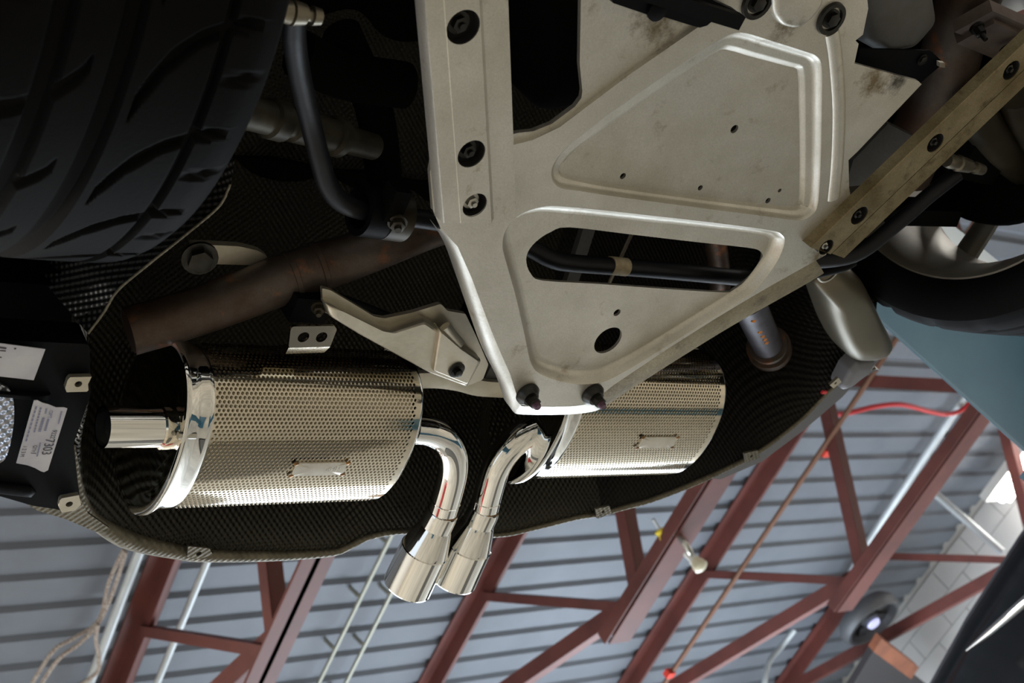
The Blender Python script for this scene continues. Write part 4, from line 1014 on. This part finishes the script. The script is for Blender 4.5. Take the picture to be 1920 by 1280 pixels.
    # the sheet's rolled curvature, so the reflections run smoothly over the holes
    me.normals_split_custom_set_from_vertices(Nn)
    po = fresh('perforated_sheet', me, oo, mf); props(po, 'shiny perforated steel sheet')
    # badge plate, slightly curved and proud
    bw, bh = BW / 2, BH / 2; g = G(); rings = []
    out = roundc([(-bw, -bh), (bw, -bh), (bw, bh), (-bw, bh)], .004, 3)
    def bp(u, v, gr): y, z, ny, nz = at_s(sb_ + v, gr); return (xb_ + u, Yc + y, Zc + z)
    g.loft([[bp(u, v, .0012) for u, v in out], [bp(u, v, .0042) for u, v in out], [bp(u * .985, v * .95, .0048) for u, v in out], [bp(u * .5, v * .4, .0049) for u, v in out]], True, False, True)
    bo = mk('badge_plate', g, mat('satin_badge', rgb(206, 202, 192), .32, .75, rgb(190, 184, 172), 40), mf, label='blank looking satin badge plate welded to the sheet')
    for su in (-1, 1):
        for sv in (-1, 1): mk('weld_spot', G().pillow([bp(su * bw + .004 * math.cos(t), sv * (bh - .001) + .003 * math.sin(t), .0046) for t in np.linspace(0, 2 * math.pi, 10, endpoint=False)], .0008, 2), WELD, mf)
    # rivets along the end margins
    g = G()
    return mf, (sb_, xb_, bp)
MZ, MY = 1.185, .985
ML, bl = muffler(.708, 1.004, MY, MZ, (598, 877), 'near chrome muffler with perforated skin', -1)
MR, br = muffler(1.290, 1.588, MY - .022, MZ + .010, (1231, 828), 'far chrome muffler with perforated skin, partly behind the plate', -1)
# faint stamped letters on the near badge (upside down in the photograph)
xb_ = bl[1]; bpt = bl[2]
o_ = np.array(bpt(.030, -.004, .0054)); letters('lettering', 'NHP', o_, np.array(bpt(-.03, 0, .0054)) - np.array(bpt(.03, 0, .0054)), np.array(bpt(0, .006, .0054)) - np.array(bpt(0, -.006, .0054)), .011, mat('engraved_letters', rgb(226, 224, 216), .25, .6), ML, squeeze=.9)
# inlet pipe of the near muffler
c = np.array((.70, .955, 1.175))
c0 = PX(360, 800, .70); c1 = c0 + np.array([-.110, 0, .0])
g = G(); g.tube([c1, c0 + (0.02, 0, 0)], .0248, 32, False); g.tube([c1 + (.0005, 0, 0), c0], .0232, 32, False); mk('inlet_pipe', g, CHROME, ML, label='short polished inlet pipe')
mk('pipe_bore', G().lathe([(.03, 0), (.03, .0232)], c1, (1, 0, 0), 24), HOLE, ML)
mk('band_clamp', G().lathe([(-.044, .0250), (-.042, .0272), (-.03, .0272), (-.028, .0262), (-.018, .0262), (-.016, .0282), (-.006, .0282), (-.004, .0252)], c0, (1, 0, 0), 32), CHROME2, ML)
mk('clamp_screw', G().tube([c0 + (-.032, -.012, -.030), c0 + (-.010, -.012, -.030)], .0045, 10), ZINC, ML)
c0r = np.array((1.62, MY - .03, MZ))
mk('end_stub', G().tube([c0r + (-.03, 0, 0), c0r + (.02, 0, 0)], .022, 24), CHROME, MR)
# mounting tab with two holes
tab = roundc(pz([(549, 612), (627, 611), (632, 617), (619, 650), (541, 652), (545, 617)], 1.14), .003, 3)
hl2 = [circle(P(569, 632, 1.14), .0075, 18), circle(P(603, 632, 1.14), .0075, 18)]
g = G().prism(tab, 1.14, 1.1435, hl2)
mk('mounting_tab', g, CHROME2, ML, label='polished tab with two round holes')
a = P(541, 652, 1.1415); b = P(619, 650, 1.1415)
mk('tab_leg', G().loft([[a, b], [a + (.002, .012, .004), b + (-.002, .012, .004)], [a + (.006, .018, .03), b + (-.006, .018, .03)]], closed=False), CHROME2, ML)

# ---- tailpipes and tips
def tail(px_path, zs, tip_px, ztip, label, flange):
    pts = np.array([P(x, y, z) for (x, y), z in zip(px_path, zs)])
    tp = mk('tail_pipe', G().tube(pts, .0222, 36, True, 8), CHROME, car, smooth=70, label=label)
    a = pts[-1]; b = P(*tip_px, ztip); d = b - a; L = np.linalg.norm(d); d /= L
    pr = [(-.004, .0226), (-.003, .0240), (.004, .0247), (.024, .0250), (.028, .0264), (.038, .0292), (.062, .0352), (.067, .0362), (.0685, .0376), (L - .002, .0386), (L, .0380), (L - .001, .0362), (.08, .0355), (.07, .033)]
    mk('exhaust_tip', G().lathe(pr, a, d, 56), CHROME, tp, smooth=14, label='wide polished chrome exhaust tip')
    mk('tip_bore', G().lathe([(L * .6, .0356), (L * .6, 0)], a, d, 40), HOLE, tp)
    mk('weld_seam', G().lathe([(-.007, .0222), (-.005, .0232), (-.003, .0222)], a, d, 32), WELD, tp)
    k = len(pts) - 2
    dd = (pts[-1] - pts[k]); ln = np.linalg.norm(dd); dd /= ln
    mk('pinch_mark', G().lathe([(-.001, .0222), (0, .0228), (.001, .0222)], pts[k] + dd * ln * .45, dd, 32), CHROME2, tp)
    return tp
tail([(770, 803), (805, 808), (832, 822), (848, 848), (850, 880), (842, 918), (829, 962)], [1.165, 1.165, 1.163, 1.16, 1.158, 1.156, 1.154], (764, 1098), 1.145, 'near chrome tailpipe that bends from the muffler towards the rear', None)
TR = tail([(1052, 797), (1020, 800), (985, 813), (955, 838), (932, 872), (918, 915), (908, 955)], [1.165, 1.165, 1.163, 1.16, 1.158, 1.156, 1.154], (849, 1084), 1.145, 'far chrome tailpipe that curves in from under the plate', None)
c = P(1040, 800, 1.165)
for k in (0, 1): mk('pipe_flange', G().lathe([(-.003, .022), (-.003, .033), (.003, .033), (.003, .022)], c + (.006 + .016 * k, 0, 0), (1, .05, 0), 32), CHROME2, TR)
